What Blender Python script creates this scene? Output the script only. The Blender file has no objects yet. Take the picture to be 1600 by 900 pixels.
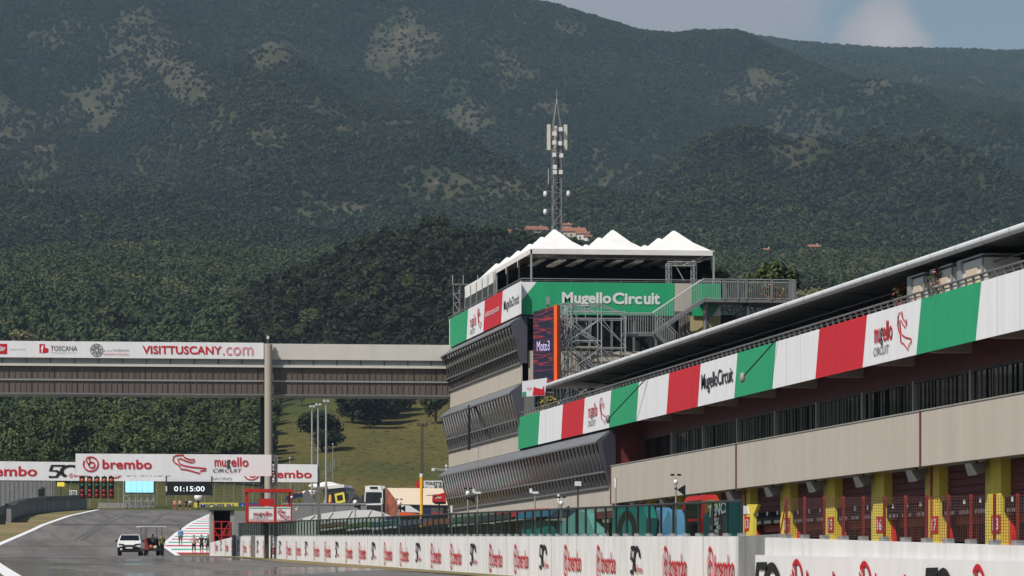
import bpy, bmesh, math, random
import numpy as np
from mathutils import Vector, Matrix
random.seed(7); rng = np.random.default_rng(11)
sc = bpy.context.scene; COL = sc.collection
# ------------------------------------------------------------------ camera, sky, sun, exposure
F = 6400.0; K = F/4000.0; CZ = 1.5
PSI = math.atan(866/F); CS, SN = math.cos(PSI), math.sin(PSI)
cam_d = bpy.data.cameras.new('camera'); cam = bpy.data.objects.new('camera', cam_d); COL.objects.link(cam)
cam_d.lens = F/1600*36; cam_d.sensor_width = 36; cam_d.shift_y = 460/1600; cam_d.clip_end = 30000; cam_d.clip_start = .5
cam.location = (0, 0, CZ); cam.rotation_euler = (math.pi/2, 0, -PSI); sc.camera = cam
SUN_EL = math.radians(51); SUN_AZ = math.atan2(-.80, -.60)      # azimuth measured from +Y towards +X
sundir = Vector((math.sin(SUN_AZ)*math.cos(SUN_EL), math.cos(SUN_AZ)*math.cos(SUN_EL), math.sin(SUN_EL)))
sun_d = bpy.data.lights.new('sun', 'SUN'); sun_d.energy = 4.5; sun_d.angle = math.radians(.5); sun_d.color = (1, .96, .90)
sun = bpy.data.objects.new('sun', sun_d); COL.objects.link(sun); sun.rotation_euler = sundir.to_track_quat('Z', 'Y').to_euler(); sun.location = (0, 0, 400)
world = bpy.data.worlds.new('World'); sc.world = world; world.use_nodes = True
def build_world():
    nt = world.node_tree; N = nt.nodes; L = nt.links; N.clear()
    out = N.new('ShaderNodeOutputWorld'); bg = N.new('ShaderNodeBackground'); bg.inputs[1].default_value = .074
    sky = N.new('ShaderNodeTexSky'); sky.sky_type = 'NISHITA'; sky.sun_disc = False
    sky.sun_elevation = SUN_EL; sky.sun_rotation = SUN_AZ % (2*math.pi); sky.dust_density = 1.6; sky.air_density = 1.0
    tc = N.new('ShaderNodeTexCoord')
    mp = N.new('ShaderNodeMapping'); mp.inputs['Scale'].default_value = (38, 38, 85)
    ns = N.new('ShaderNodeTexNoise'); ns.inputs['Scale'].default_value = 1.0; ns.inputs['Detail'].default_value = 9; ns.inputs['Roughness'].default_value = .55
    L.new(tc.outputs['Generated'], mp.inputs[0]); L.new(mp.outputs[0], ns.inputs[0])
    def blob(px, py, rad):                               # a bank of cloud round one direction of the sky
        t = (px-800)/F; d = Vector((t*CS+SN, CS-t*SN, (910-py)/F)).normalized()
        vm = N.new('ShaderNodeVectorMath'); vm.operation = 'DISTANCE'; vm.inputs[1].default_value = d
        L.new(tc.outputs['Generated'], vm.inputs[0])
        mr = N.new('ShaderNodeMapRange'); mr.inputs[1].default_value = rad; mr.inputs[2].default_value = 0
        mr.inputs[3].default_value = 0; mr.inputs[4].default_value = 1; L.new(vm.outputs['Value'], mr.inputs[0]); return mr.outputs[0]
    a = blob(1040, -30, .056); b = blob(1385, 62, .0135); c = blob(500, -500, .16)
    def mth(op, x, y):
        n = N.new('ShaderNodeMath'); n.operation = op
        for i, q in enumerate((x, y)):
            if isinstance(q, (int, float)): n.inputs[i].default_value = q
            else: L.new(q, n.inputs[i])
        return n.outputs[0]
    tot = mth('ADD', mth('MULTIPLY', mth('MAXIMUM', a, c), 1.9), mth('MULTIPLY', b, 2.9))
    m = mth('ADD', tot, mth('MULTIPLY', mth('SUBTRACT', ns.outputs['Fac'], .5), 2.9))
    mr = N.new('ShaderNodeMapRange'); mr.interpolation_type = 'SMOOTHSTEP'; mr.inputs[1].default_value = .15; mr.inputs[2].default_value = 1.0; mr.inputs[4].default_value = .92
    L.new(m, mr.inputs[0])
    cc = N.new('ShaderNodeMix'); cc.data_type = 'RGBA'
    cc.inputs[6].default_value = (4.6, 4.75, 5.3, 1); cc.inputs[7].default_value = (7.4, 6.9, 6.9, 1); L.new(b, cc.inputs[0])
    mx = N.new('ShaderNodeMix'); mx.data_type = 'RGBA'; L.new(mr.outputs[0], mx.inputs[0]); L.new(sky.outputs[0], mx.inputs[6]); L.new(cc.outputs[2], mx.inputs[7])
    L.new(mx.outputs[2], bg.inputs[0]); L.new(bg.outputs[0], out.inputs[0])
build_world()
sc.view_settings.view_transform = 'Standard'; sc.view_settings.look = 'None'; sc.view_settings.gamma = 1
sc.view_settings.exposure = 0.05; sc.view_settings.use_curve_mapping = False
cy = sc.cycles
cy.max_bounces = 6; cy.diffuse_bounces = 2; cy.glossy_bounces = 3; cy.transmission_bounces = 4; cy.transparent_max_bounces = 16; cy.volume_bounces = 0
cy.use_denoising = True; cy.caustics_reflective = False; cy.caustics_refractive = False

# ------------------------------------------------------------------ geometry of the view: pixel measurements -> metres
def _t(px): return (px-800)/F
def W(px, py, d4):
    d = K*d4; t = _t(px); return Vector((d*(t*CS+SN), d*(CS-t*SN), CZ+(910-py)*d/F))
def YX(px, X): t = _t(px); return X/(t*CS+SN)*(CS-t*SN)
def ZX(px, py, X): t = _t(px); return CZ+(910-py)*X/(t*CS+SN)/F
def XY(px, Y): t = _t(px); return Y/(CS-t*SN)*(t*CS+SN)
def ZY(px, py, Y): t = _t(px); return CZ+(910-py)*Y/(CS-t*SN)/F
_gy = [-40, 0, 190, 225, 300, 390, 402]; _gz = [-2.22, -1.5, 1.92, 2.35, 6.1, 11.0, 11.45]
def gz(Y): return CZ+float(np.interp(Y/K, _gy, _gz))

# ------------------------------------------------------------------ materials
def lin(c): return tuple((x/12.92 if x <= .04045 else ((x+.055)/1.055)**2.4) for x in [q/255 for q in c])
MATS = {}
def M(name, rgb, rough=.6, var=.10, scale=1.2, metal=0, stretch=(1, 1, 1), emit=0, bump=0, spec=.5, linear=False):
    if name in MATS: return MATS[name]
    c = rgb if linear else lin(rgb)
    m = bpy.data.materials.new(name); m.use_nodes = True; nt = m.node_tree; N = nt.nodes; L = nt.links
    p = N['Principled BSDF']; p.inputs['Roughness'].default_value = rough; p.inputs['Metallic'].default_value = metal
    p.inputs['Specular IOR Level'].default_value = spec
    tc = N.new('ShaderNodeTexCoord'); mp = N.new('ShaderNodeMapping'); mp.inputs['Scale'].default_value = stretch
    ns = N.new('ShaderNodeTexNoise'); ns.inputs['Scale'].default_value = scale; ns.inputs['Detail'].default_value = 6; ns.inputs['Roughness'].default_value = .6
    L.new(tc.outputs['Object'], mp.inputs[0]); L.new(mp.outputs[0], ns.inputs[0])
    mr = N.new('ShaderNodeMapRange'); mr.inputs[1].default_value = .3; mr.inputs[2].default_value = .7; L.new(ns.outputs['Fac'], mr.inputs[0])
    mx = N.new('ShaderNodeMix'); mx.data_type = 'RGBA'; L.new(mr.outputs[0], mx.inputs[0])
    mx.inputs[6].default_value = tuple(x*(1-var) for x in c)+(1,); mx.inputs[7].default_value = tuple(min(1, x*(1+var)) for x in c)+(1,)
    L.new(mx.outputs[2], p.inputs['Base Color'])
    if bump:
        b = N.new('ShaderNodeBump'); b.inputs['Strength'].default_value = bump; b.inputs['Distance'].default_value = .05
        L.new(ns.outputs['Fac'], b.inputs['Height']); L.new(b.outputs[0], p.inputs['Normal'])
    if emit: p.inputs['Emission Color'].default_value = c+(1,); p.inputs['Emission Strength'].default_value = emit
    MATS[name] = m; return m
VS = (1.6, 1.6, .12)     # vertical streaks of dirt
white_vinyl = M('white_vinyl', (234, 233, 234), .5, .06, .7, stretch=VS, bump=.25)
green_vinyl = M('green_vinyl', (36, 158, 106), .5, .09, .7, stretch=VS, bump=.25)
red_vinyl = M('red_vinyl', (204, 30, 44), .5, .09, .7, stretch=VS, bump=.25)
red_ink = M('red_ink', (196, 26, 42), .5, .05)
pink_ink = M('pink_ink', (222, 140, 148), .5, .05)
black_ink = M('black_ink', (26, 26, 28), .55, .1)
grey_ink = M('grey_ink', (138, 136, 138), .55, .1)
beige = M('beige_concrete', (183, 174, 160), .75, .07, .8, stretch=VS, bump=.1)
cream = M('cream_cladding', (205, 200, 190), .6, .05, .6, stretch=VS)
maroon = M('maroon_paint', (104, 34, 36), .6, .12, .9, stretch=VS)
red_paint = M('red_paint', (190, 36, 32), .45, .12, 1.5)
dkred = M('dull_red_paint', (150, 44, 40), .55, .15, 2)
yellow = M('yellow_paint', (224, 203, 76), .6, .08, .9, stretch=VS)
grey_m = M('grey_metal', (122, 122, 122), .5, .12, 1.5, metal=.3)
dk_m = M('dark_metal', (58, 60, 60), .5, .15, 1.5, metal=.3)
lt_m = M('light_metal', (176, 176, 174), .4, .1, 1.5, metal=.5)
galv = M('galvanised_steel', (176, 178, 178), .42, .25, 1.1, metal=.55, stretch=(1, 1, .3))
dark = M('dark_interior', (20, 20, 22), .8, .2)
black = M('black_plastic', (24, 24, 26), .45, .2)
rubber = M('rubber', (26, 26, 27), .85, .2)
glassd = M('dark_glass', (16, 20, 22), .06, .25, .6, spec=.7)
glass2 = M('tinted_glass', (20, 24, 26), .1, .4, .5, spec=.12)
white_p = M('white_paint', (222, 222, 220), .35, .04, 1.2)
white_f = M('white_canvas', (222, 220, 216), .7, .07, .8, bump=.3)
roofgrey = M('grey_roofing', (120, 121, 122), .45, .10, .8, metal=.2)
brownclad = M('brown_cladding', (98, 88, 80), .45, .18, .9, stretch=(2.2, 2.2, .04))
concrete = M('concrete', (150, 146, 138), .8, .12, .8, bump=.15)
whitewall = M('whitewashed_concrete', (224, 223, 222), .7, .13, 1.1, stretch=(1.6, 1.6, .35), bump=.15)
asphaltgrey = M('grey_panel', (126, 126, 126), .7, .12, .8)
skin_m = M('skin', (188, 138, 112), .6, .06)
orange = M('orange_paint', (232, 92, 34), .5, .08)
blue_p = M('blue_paint', (40, 78, 160), .5, .1)
navy = M('navy_canvas', (30, 40, 66), .6, .12)
teal = M('teal_paint', (24, 138, 132), .5, .1)
paleteal = M('pale_teal_paint', (128, 186, 178), .5, .1)
skyblue = M('pale_blue_paint', (112, 164, 206), .5, .1)
cyanled = M('lit_cyan_panel', (150, 212, 232), .5, .06, .5, emit=.75)
digit = M('lit_digit', (236, 248, 250), .5, .0, emit=.6)
ledy = M('lit_yellow_panel', (230, 208, 70), .5, .02, emit=.35)
tan_canvas = M('tan_canvas', (206, 188, 164), .7, .05, .7)
terracotta = M('terracotta_tiles', (140, 88, 68), .8, .2, .6)
plaster = M('pale_plaster', (200, 184, 160), .8, .1, .5)

# ------------------------------------------------------------------ mesh building
_TXT = {}
def text_mesh(s, bold):
    k = (s, bold)
    if k in _TXT: return _TXT[k]
    c = bpy.data.curves.new('lettering', 'FONT'); c.body = s; c.size = 1; c.resolution_u = 3; c.offset = bold
    o = bpy.data.objects.new('lettering', c); COL.objects.link(o)
    dg = bpy.context.evaluated_depsgraph_get(); me = o.evaluated_get(dg).to_mesh()
    v = np.array([tuple(x.co) for x in me.vertices]); f = [tuple(p.vertices) for p in me.polygons]
    o.evaluated_get(dg).to_mesh_clear(); bpy.data.objects.remove(o); bpy.data.curves.remove(c)
    lo, hi = v[:, :2].min(0), v[:, :2].max(0)
    _TXT[k] = ((v[:, :2]-lo)/(hi-lo), f); return _TXT[k]
class Fr:                                    # a flat frame on a surface: origin, right, up, outward
    def __init__(s, o, u, v): s.o = Vector(o); s.u = Vector(u); s.v = Vector(v); s.n = s.u.cross(s.v)
    def __call__(s, a, b, off=0): return s.o+s.u*a+s.v*b+s.n*off
def FX(X, Y0=0, Z0=0): return Fr((X, Y0, Z0), (0, -1, 0), (0, 0, 1))     # faces the track (-X)
def FY(Y, X0=0, Z0=0): return Fr((X0, Y, Z0), (1, 0, 0), (0, 0, 1))      # faces down the straight (-Y)
class MB:
    def __init__(s): s.v = []; s.f = []; s.mi = []; s.mats = []
    def mid(s, m):
        if m not in s.mats: s.mats.append(m)
        return s.mats.index(m)
    def add(s, vs, fs, m):
        b = len(s.v); s.v += [tuple(x) for x in vs]; i = s.mid(m)
        for f in fs: s.f.append(tuple(b+q for q in f)); s.mi.append(i)
        return s
    def poly(s, pts, m): return s.add(pts, [tuple(range(len(pts)))], m)
    def hexa(s, p, m): return s.add(p, [(0, 3, 2, 1), (4, 5, 6, 7), (0, 1, 5, 4), (1, 2, 6, 5), (2, 3, 7, 6), (3, 0, 4, 7)], m)
    def box(s, x0, x1, y0, y1, z0, z1, m):
        x0, x1 = sorted((x0, x1)); y0, y1 = sorted((y0, y1)); z0, z1 = sorted((z0, z1))
        return s.hexa([(x0, y0, z0), (x1, y0, z0), (x1, y1, z0), (x0, y1, z0), (x0, y0, z1), (x1, y0, z1), (x1, y1, z1), (x0, y1, z1)], m)
    def ext(s, pts, d, m):                   # a polygon pushed along d
        pts = [Vector(p) for p in pts]; d = Vector(d); n = len(pts); q = pts+[p+d for p in pts]
        return s.add(q, [tuple(range(n))[::-1], tuple(range(n, 2*n))]+[(i, (i+1) % n, n+(i+1) % n, n+i) for i in range(n)], m)
    def tube(s, a, b, r, m, n=6, r2=None):
        a = Vector(a); b = Vector(b); d = (b-a); r2 = r if r2 is None else r2
        if d.length < 1e-6: return s
        d.normalize(); u = d.orthogonal().normalized(); w = d.cross(u)
        ring = lambda c, rr: [c+(u*math.cos(2*math.pi*i/n)+w*math.sin(2*math.pi*i/n))*rr for i in range(n)]
        return s.add(ring(a, r)+ring(b, r2), [(i, (i+1) % n, n+(i+1) % n, n+i) for i in range(n)]+[tuple(range(n))[::-1], tuple(range(n, 2*n))], m)
    def path(s, pts, r, m, n=5):
        for a, b in zip(pts[:-1], pts[1:]): s.tube(a, b, r, m, n)
        return s
    def ball(s, c, r, m, nu=10, nv=7, sx=1, sy=1, sz=1):
        c = Vector(c); vs = [c+Vector((0, 0, r*sz))]
        for j in range(1, nv):
            a = math.pi*j/nv
            for i in range(nu):
                b = 2*math.pi*i/nu; vs.append(c+Vector((r*sx*math.sin(a)*math.cos(b), r*sy*math.sin(a)*math.sin(b), r*sz*math.cos(a))))
        vs.append(c-Vector((0, 0, r*sz))); fs = []
        for i in range(nu): fs.append((0, 1+i, 1+(i+1) % nu)); fs.append((len(vs)-1, 1+(nv-2)*nu+(i+1) % nu, 1+(nv-2)*nu+i))
        for j in range(nv-2):
            for i in range(nu):
                p = 1+j*nu+i; q = 1+j*nu+(i+1) % nu; fs.append((p, p+nu, q+nu, q))
        return s.add(vs, fs, m)
    def rect(s, fr, a0, b0, a1, b1, m, off=.02): return s.poly([fr(a0, b0, off), fr(a1, b0, off), fr(a1, b1, off), fr(a0, b1, off)], m)
    def text(s, fr, t, a0, b0, a1, b1, m, bold=.012, off=.035, shear=0):
        v, f = text_mesh(t, bold)
        return s.add([fr(a0+(a1-a0)*x+shear*(b1-b0)*y, b0+(b1-b0)*y, off) for x, y in v], f, m)
    def stroke(s, fr, pts, w, m, closed=False, off=.035, wv=None):      # flat line of width w (u) / wv (v)
        wv = w if wv is None else wv; n = len(pts); L, R = [], []
        for i in range(n):
            if closed: p, q = pts[i-1], pts[(i+1) % n]
            else: p, q = pts[max(i-1, 0)], pts[min(i+1, n-1)]
            dx, dy = (q[0]-p[0])/w, (q[1]-p[1])/wv; l = math.hypot(dx, dy) or 1
            nx, ny = -dy/l*w/2, dx/l*wv/2
            L.append(fr(pts[i][0]+nx, pts[i][1]+ny, off)); R.append(fr(pts[i][0]-nx, pts[i][1]-ny, off))
        fs = [(i, (i+1) % n, n+(i+1) % n, n+i) for i in range(n if closed else n-1)]
        return s.add(L+R, fs, m)
    def disc(s, fr, a, b, ra, rb, m, off=.03, n=20): return s.poly([fr(a+ra*math.cos(2*math.pi*i/n), b+rb*math.sin(2*math.pi*i/n), off) for i in range(n)], m)
    def rail(s, a, b, h, sp, m, r=.02, rt=.03, rows=0):
        a = Vector(a); b = Vector(b); n = max(1, round((b-a).length/sp)); up = Vector((0, 0, h))
        for i in range(n+1): q = a.lerp(b, i/n); s.tube(q, q+up, r, m, 4)
        s.tube(a+up, b+up, rt, m, 5); s.tube(a+up*.08, b+up*.08, rt*.8, m, 4)
        for k in range(rows): z = up*((k+1)/(rows+1)); s.tube(a+z, b+z, r, m, 4)
        return s
    def truss(s, a, b, wv, m, r=.03, seg=1.0, side=None):     # square lattice girder
        a = Vector(a); b = Vector(b); d = (b-a).normalized(); u = (Vector(side) if side else d.orthogonal()).normalized()*wv/2; w = d.cross(u).normalized()*wv/2
        cs = [u+w, u-w, -u-w, -u+w]; n = max(1, round((b-a).length/seg))
        for c in cs: s.tube(a+c, b+c, r, m, 5)
        for i in range(n):
            p, q = a.lerp(b, i/n), a.lerp(b, (i+1)/n)
            for k in range(4):
                s.tube(p+cs[k], q+cs[(k+1) % 4], r*.6, m, 4); s.tube(q+cs[k], q+cs[(k+1) % 4], r*.6, m, 4)
        return s
    def build(s, name, parent=None, smooth=False, label=None):
        off = Vector((0, 0, 0)); p = parent
        while p is not None: off += p.location; p = p.parent
        me = bpy.data.meshes.new(name); me.from_pydata([(x-off.x, y-off.y, z-off.z) for x, y, z in s.v], [], s.f)
        for m in s.mats: me.materials.append(m)
        me.polygons.foreach_set('material_index', s.mi)
        if smooth: me.polygons.foreach_set('use_smooth', [len(f) <= 4 for f in s.f])
        me.update(); o = bpy.data.objects.new(name, me); COL.objects.link(o)
        if parent is not None: o.parent = parent
        if label: o['label'] = label
        return o
def tag(o, label, cat, group=None, kind=None):
    if label: o['label'] = label
    if cat: o['category'] = cat
    if group: o['group'] = group
    if kind: o['kind'] = kind
    return o
def thing(name, label, cat, loc=(0, 0, 0), group=None):
    o = bpy.data.objects.new(name, None); o.empty_display_size = .3; COL.objects.link(o); o.location = loc; return tag(o, label, cat, group)
def struct(o): o['kind'] = 'structure'; return o
CH = {}
def kids(o): return [c for c in bpy.data.objects if c.parent == o] if o.name not in CH else CH[o.name]
def proto(o):
    CH[o.name] = [c for c in bpy.data.objects if c.parent == o]
    for c in CH[o.name]: proto(c)
    return o
def dup(o, loc, rz=0, label=None, group=None, scale=None):
    r = o.copy(); COL.objects.link(r); r.location = loc; r.rotation_euler = (0, 0, rz)
    if label: r['label'] = label
    if group: r['group'] = group
    if scale: r.scale = scale if hasattr(scale, '__len__') else (scale,)*3
    def rec(src, dst):
        for c in CH[src.name]:
            d = c.copy(); COL.objects.link(d); d.parent = dst; rec(c, d)
    rec(o, r); return r

# ------------------------------------------------------------------ logos
def brembo(mb, fr, a, b, h, w, ink=red_ink, ringw=None):        # ring mark then the word; a,b = lower left of the ring, total width w
    rw = ringw or w*.235; ca, cb = a+rw/2, b+h/2; ra, rb = rw/2, h/2
    arc = lambda r, t0, t1, n, dx=0, dy=0: [(ca+(dx+r*math.cos(math.radians(t0+(t1-t0)*i/n)))*ra, cb+(dy+r*math.sin(math.radians(t0+(t1-t0)*i/n)))*rb) for i in range(n+1)]
    tw, tv = .17*ra, .17*rb
    mb.stroke(fr, arc(.9, 128, 128-338, 30), tw, ink, wv=tv)
    mb.stroke(fr, arc(.36, 0, 360, 16, .12, -.12)[:-1], tw, ink, True, wv=tv)
    mb.stroke(fr, [(ca-.62*ra, cb+.62*rb), (ca-.40*ra, cb+.16*rb), (ca-.24*ra, cb-.14*rb)], tw, ink, wv=tv)
    mb.stroke(fr, [(ca-.2*ra, cb+.80*rb), (ca-.12*ra, cb+.36*rb), (ca-.02*ra, cb+.16*rb)], tw, ink, wv=tv)
    mb.text(fr, 'brembo', a+rw+w*.05, b+h*.2, a+w, b+h*.8, ink, .018)
def fifty(mb, fr, a, b, h, w):
    t = .21
    mb.stroke(fr, [(a+.46*w, b+h*.93), (a+.10*w, b+h*.93), (a+.05*w, b+h*.55), (a+.22*w, b+h*.55), (a+.30*w, b+h*.38), (a+.22*w, b+h*.1), (a, b+h*.1)], w*.11, black_ink, wv=h*.15)
    mb.stroke(fr, [(a+(.62+.26*math.cos(math.radians(q)))*w, b+h*(.5+.42*math.sin(math.radians(q)))) for q in range(15, 241, 15)], w*.12, black_ink, wv=h*.17)
    brembo(mb, fr, a+.56*w, b+h*.02, h*.36, w*.55)
TRK = [(1080, 160), (1085, 135), (1105, 127), (1145, 125), (1150, 140), (1190, 155), (1212, 150), (1215, 165), (1195, 172), (1155, 160), (1130, 148), (1110, 150), (1115, 165), (1125, 180), (1145, 190), (1200, 200), (1288, 208), (1285, 220), (1255, 222), (1245, 238), (1165, 215), (1130, 212), (1120, 190), (1095, 175)]
def trackline(mb, fr, a, b, w, h, lw=.05, rot=False, lv=None):
    P = [((x-1080)/208, (238-y)/113) for x, y in TRK]
    if rot: P = [(1-y if False else y*.9, 1-x) for x, y in P]
    mb.stroke(fr, [(a+x*w, b+y*h) for x, y in P], lw, red_ink, True, wv=lv)
def mugello(mb, fr, a, b, w, h):
    mb.text(fr, 'mu', a, b+h*.38, a+w*.33, b+h*.82, red_ink, .015); mb.text(fr, 'g', a+w*.35, b+h*.27, a+w*.47, b+h*.82, black_ink, .015)
    mb.text(fr, 'ello', a+w*.49, b+h*.38, a+w, b+h, red_ink, .015); mb.text(fr, 'CIRCUIT', a-.06*w, b, a+w*.78, b+h*.25, black_ink, .0, shear=.4*w/h*.3)
# ------------------------------------------------------------------ terrain: hills beyond the crest of the straight
PXN = [-2600, -1500, -600, 0, 150, 300, 380, 450, 560, 700, 850, 1000, 1150, 1300, 1450, 1600, 1900, 2500, 3400, 4500]
TAB = {   # distance : how high the ground stands, as seen from the grandstand end (same columns as PXN)
 385: [800]*20,
 410: [790, 790, 790, 786, 784, 784, 780, 778, 778, 780, 785]+[790]*9,
 470: [745, 745, 740, 732, 728, 732, 742, 752, 752, 748, 755]+[770]*9,
 560: [700, 700, 700, 694, 690, 690, 676, 664, 648, 650, 690]+[740]*9,
 650: [655, 650, 650, 648, 640, 636, 622, 606, 592, 596, 610, 650, 680, 690, 700, 700, 700, 700, 700, 700],
 730: [610, 600, 590, 580, 578, 580, 556, 516, 474, 460, 476, 530, 560, 570, 590, 600, 600, 600, 600, 600],
 810: [560, 545, 530, 520, 522, 535, 494, 444, 398, 374, 398, 446, 480, 490, 495, 500, 500, 500, 500, 500],
 900: [520, 500, 480, 470, 475, 490, 500, 478, 445, 425, 435, 460, 470, 475, 478, 480, 480, 480, 480, 480],
 1150: [440, 430, 425, 420, 404, 400, 408, 408, 402, 408, 420, 420, 425, 425, 422, 424, 420, 420, 420, 430],
 1330: [440, 430, 420, 412, 404, 400, 404, 404, 396, 396, 398, 404, 408, 410, 410, 410, 410, 415, 420, 430],
 1700: [330, 320, 315, 318, 312, 305, 300, 300, 300, 305, 318, 330, 330, 322, 325, 330, 335, 345, 360, 380],
 2300: [160, 150, 150, 168, 160, 152, 150, 146, 142, 150, 165, 190, 205, 208, 216, 240, 270, 290, 310, 330],
 3000: [-90, -100, -100, -80, -80, -78, -74, -70, -60, -40, -10, 27, 50, 98, 132, 172, 215, 240, 260, 280],
 3350: [-30, -40, -50, -30, -30, -30, -25, -20, -10, 10, 30, 72, 92, 120, 152, 185, 225, 250, 270, 290],
 4300: [60, 60, 60, 60, 60, 60, 60, 60, 62, 64, 66, 66, 62, 70, 80, 82, 76, 78, 90, 110],
 5000: [130]*20}
def _vnoise(seed):
    g = np.random.default_rng(seed).random((64, 64))
    def f(x, y):
        x = np.asarray(x, float); y = np.asarray(y, float); xi = np.floor(x).astype(int); yi = np.floor(y).astype(int); u = x-xi; v = y-yi
        u = u*u*(3-2*u); v = v*v*(3-2*v); G = lambda a, b: g[a % 64, b % 64]
        return (G(xi, yi)*(1-u)+G(xi+1, yi)*u)*(1-v)+(G(xi, yi+1)*(1-u)+G(xi+1, yi+1)*u)*v
    return f
n1, n2, n3, n4 = _vnoise(1), _vnoise(2), _vnoise(3), _vnoise(4)
def fbm(n, x, y, o=4): return sum(n(x*2**k+17*k, y*2**k+5*k)*.5**k for k in range(o))/sum(.5**k for k in range(o))
GPX = np.concatenate([np.arange(-2600, -300, 40), np.arange(-300, 1900, 8), np.arange(1900, 4501, 40)]).astype(float)
GD = np.concatenate([np.arange(385, 900, 6), np.arange(900, 1700, 16), np.arange(1700, 5001, 25)]).astype(float)
def _grid():
    ks = sorted(TAB); A = np.array([[np.interp(px, PXN, TAB[k]) for px in GPX] for k in ks])      # (k,px)
    Z = np.empty((len(GD), len(GPX)))
    for j in range(len(GPX)): Z[:, j] = (910-np.interp(GD, ks, A[:, j]))*GD/4000
    for _ in range(6): Z[1:-1] = (Z[:-2]+2*Z[1:-1]+Z[2:])/4
    for _ in range(3): Z[:, 1:-1] = (Z[:, :-2]+2*Z[:, 1:-1]+Z[:, 2:])/4
    X = GD[:, None]*(GPX[None]-800)/4000; D = np.repeat(GD[:, None], len(GPX), 1)
    w = np.interp(D, [900, 1500, 1900, 2600, 2950, 3400, 5000], [0, .1, 1, .8, .10, .15, .12])
    sp = 1-np.abs(2*fbm(n1, X/260+D/900, D/1500, 3)-1)                   # spurs and gullies running down the mountain
    Z = Z+w*(sp-.86)*230*np.clip(1.35-X/900, .45, 1.15)+w*(fbm(n2, X/70, D/90, 4)-.5)*40
    w2 = np.interp(D, [400, 480, 1200], [0, 1, 1]); Z = Z+w2*(fbm(n3, X/28, D/40, 3)-.5)*5
    return Z
GZ = _grid()
def tz(px, d4):
    px = np.asarray(px, float); d4 = np.asarray(d4, float)
    i = np.clip(np.searchsorted(GD, d4)-1, 0, len(GD)-2); j = np.clip(np.searchsorted(GPX, px)-1, 0, len(GPX)-2)
    u = np.clip((d4-GD[i])/(GD[i+1]-GD[i]), 0, 1); v = np.clip((px-GPX[j])/(GPX[j+1]-GPX[j]), 0, 1)
    return CZ+(GZ[i, j]*(1-u)+GZ[i+1, j]*u)*(1-v)+(GZ[i, j+1]*(1-u)+GZ[i+1, j+1]*u)*v
def wxy(px, d4): t = (np.asarray(px, float)-800)/F; d = np.asarray(d4, float)*K; return d*(t*CS+SN), d*(CS-t*SN)
def TP(px, d4): x, y = wxy(px, d4); return Vector((float(x), float(y), float(tz(px, d4))))
BARE = [(640, 62, 62, 44, 1.0), (592, 92, 30, 30, .8), (430, 88, 42, 22, 1.0), (270, 110, 46, 26, .8), (300, 145, 38, 24, .8), (60, 255, 40, 60, .75), (150, 190, 40, 30, .55), (205, 335, 24, 30, .5), (612, 182, 40, 30, .8),
        (555, 205, 40, 12, .8), (430, 215, 50, 24, .5), (520, 160, 60, 30, .5), (800, 90, 60, 50, .65), (735, 185, 40, 30, .6), (1205, 122, 48, 20, .9), (1150, 150, 46, 20, .7), (1440, 128, 22, 14, .7), (1530, 118, 36, 18, .8), (870, 170, 40, 16, .5), (1240, 215, 60, 50, .45), (950, 230, 40, 20, .5),
        (720, 295, 130, 34, .5), (500, 330, 100, 20, .45), (150, 260, 40, 22, .4), (20, 386, 16, 5, 1), (890, 40, 40, 22, .5), (345, 200, 50, 20, .4)]
def py_of(px, d4): return 910-(tz(px, d4)-CZ)*4000/np.asarray(d4, float)
def bare(px, d4):                                        # clearings and rock ledges on the mountain
    py = py_of(px, d4); b = np.zeros(np.shape(py))
    nx, ny = wxy(px, d4); nn = fbm(n4, nx/90, ny/130, 4)
    for cx, cy_, rx, ry, s in BARE:
        q = ((px-cx)/rx)**2+((py-cy_)/ry)**2; b = np.maximum(b, s*np.clip(1.35-q, 0, 1)*(d4 > 1300)*(d4 < 4000))
    n5 = fbm(n2, nx/22, ny/34, 3); xt = np.clip((fbm(n1, nx/210+9, ny/420, 3)-.68)*5, 0, .5)*np.clip((d4-1450)/150, 0, 1)*np.clip((3000-d4)/150, 0, 1); b = np.maximum(b, xt)
    return np.clip(1.15*b*(.08+.62*np.clip((nn-.3)*3, 0, 1)+.5*np.clip((n5-.36)*4, 0, 1)), 0, .70)
def meadow(px, d4):
    px = np.asarray(px, float); d4 = np.asarray(d4, float); nx, ny = wxy(px, d4); nn = fbm(n4, nx/14, ny/30, 3)
    a = np.clip((px-412)/25, 0, 1)*np.clip((630+(px-560)*.10-d4)/25, 0, 1)
    b = np.clip((455+(nn-.5)*40-d4)/20, 0, 1)
    c = np.clip(1.4-((px-165)/26)**2-((d4-545)/22)**2, 0, 1)+np.clip(1.4-((px-330)/22)**2-((d4-470)/22)**2, 0, 1)+np.clip(1.4-((px-240)/20)**2-((d4-600)/20)**2, 0, 1)
    return np.clip(np.maximum(np.maximum(a, b), c), 0, 1)
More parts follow.
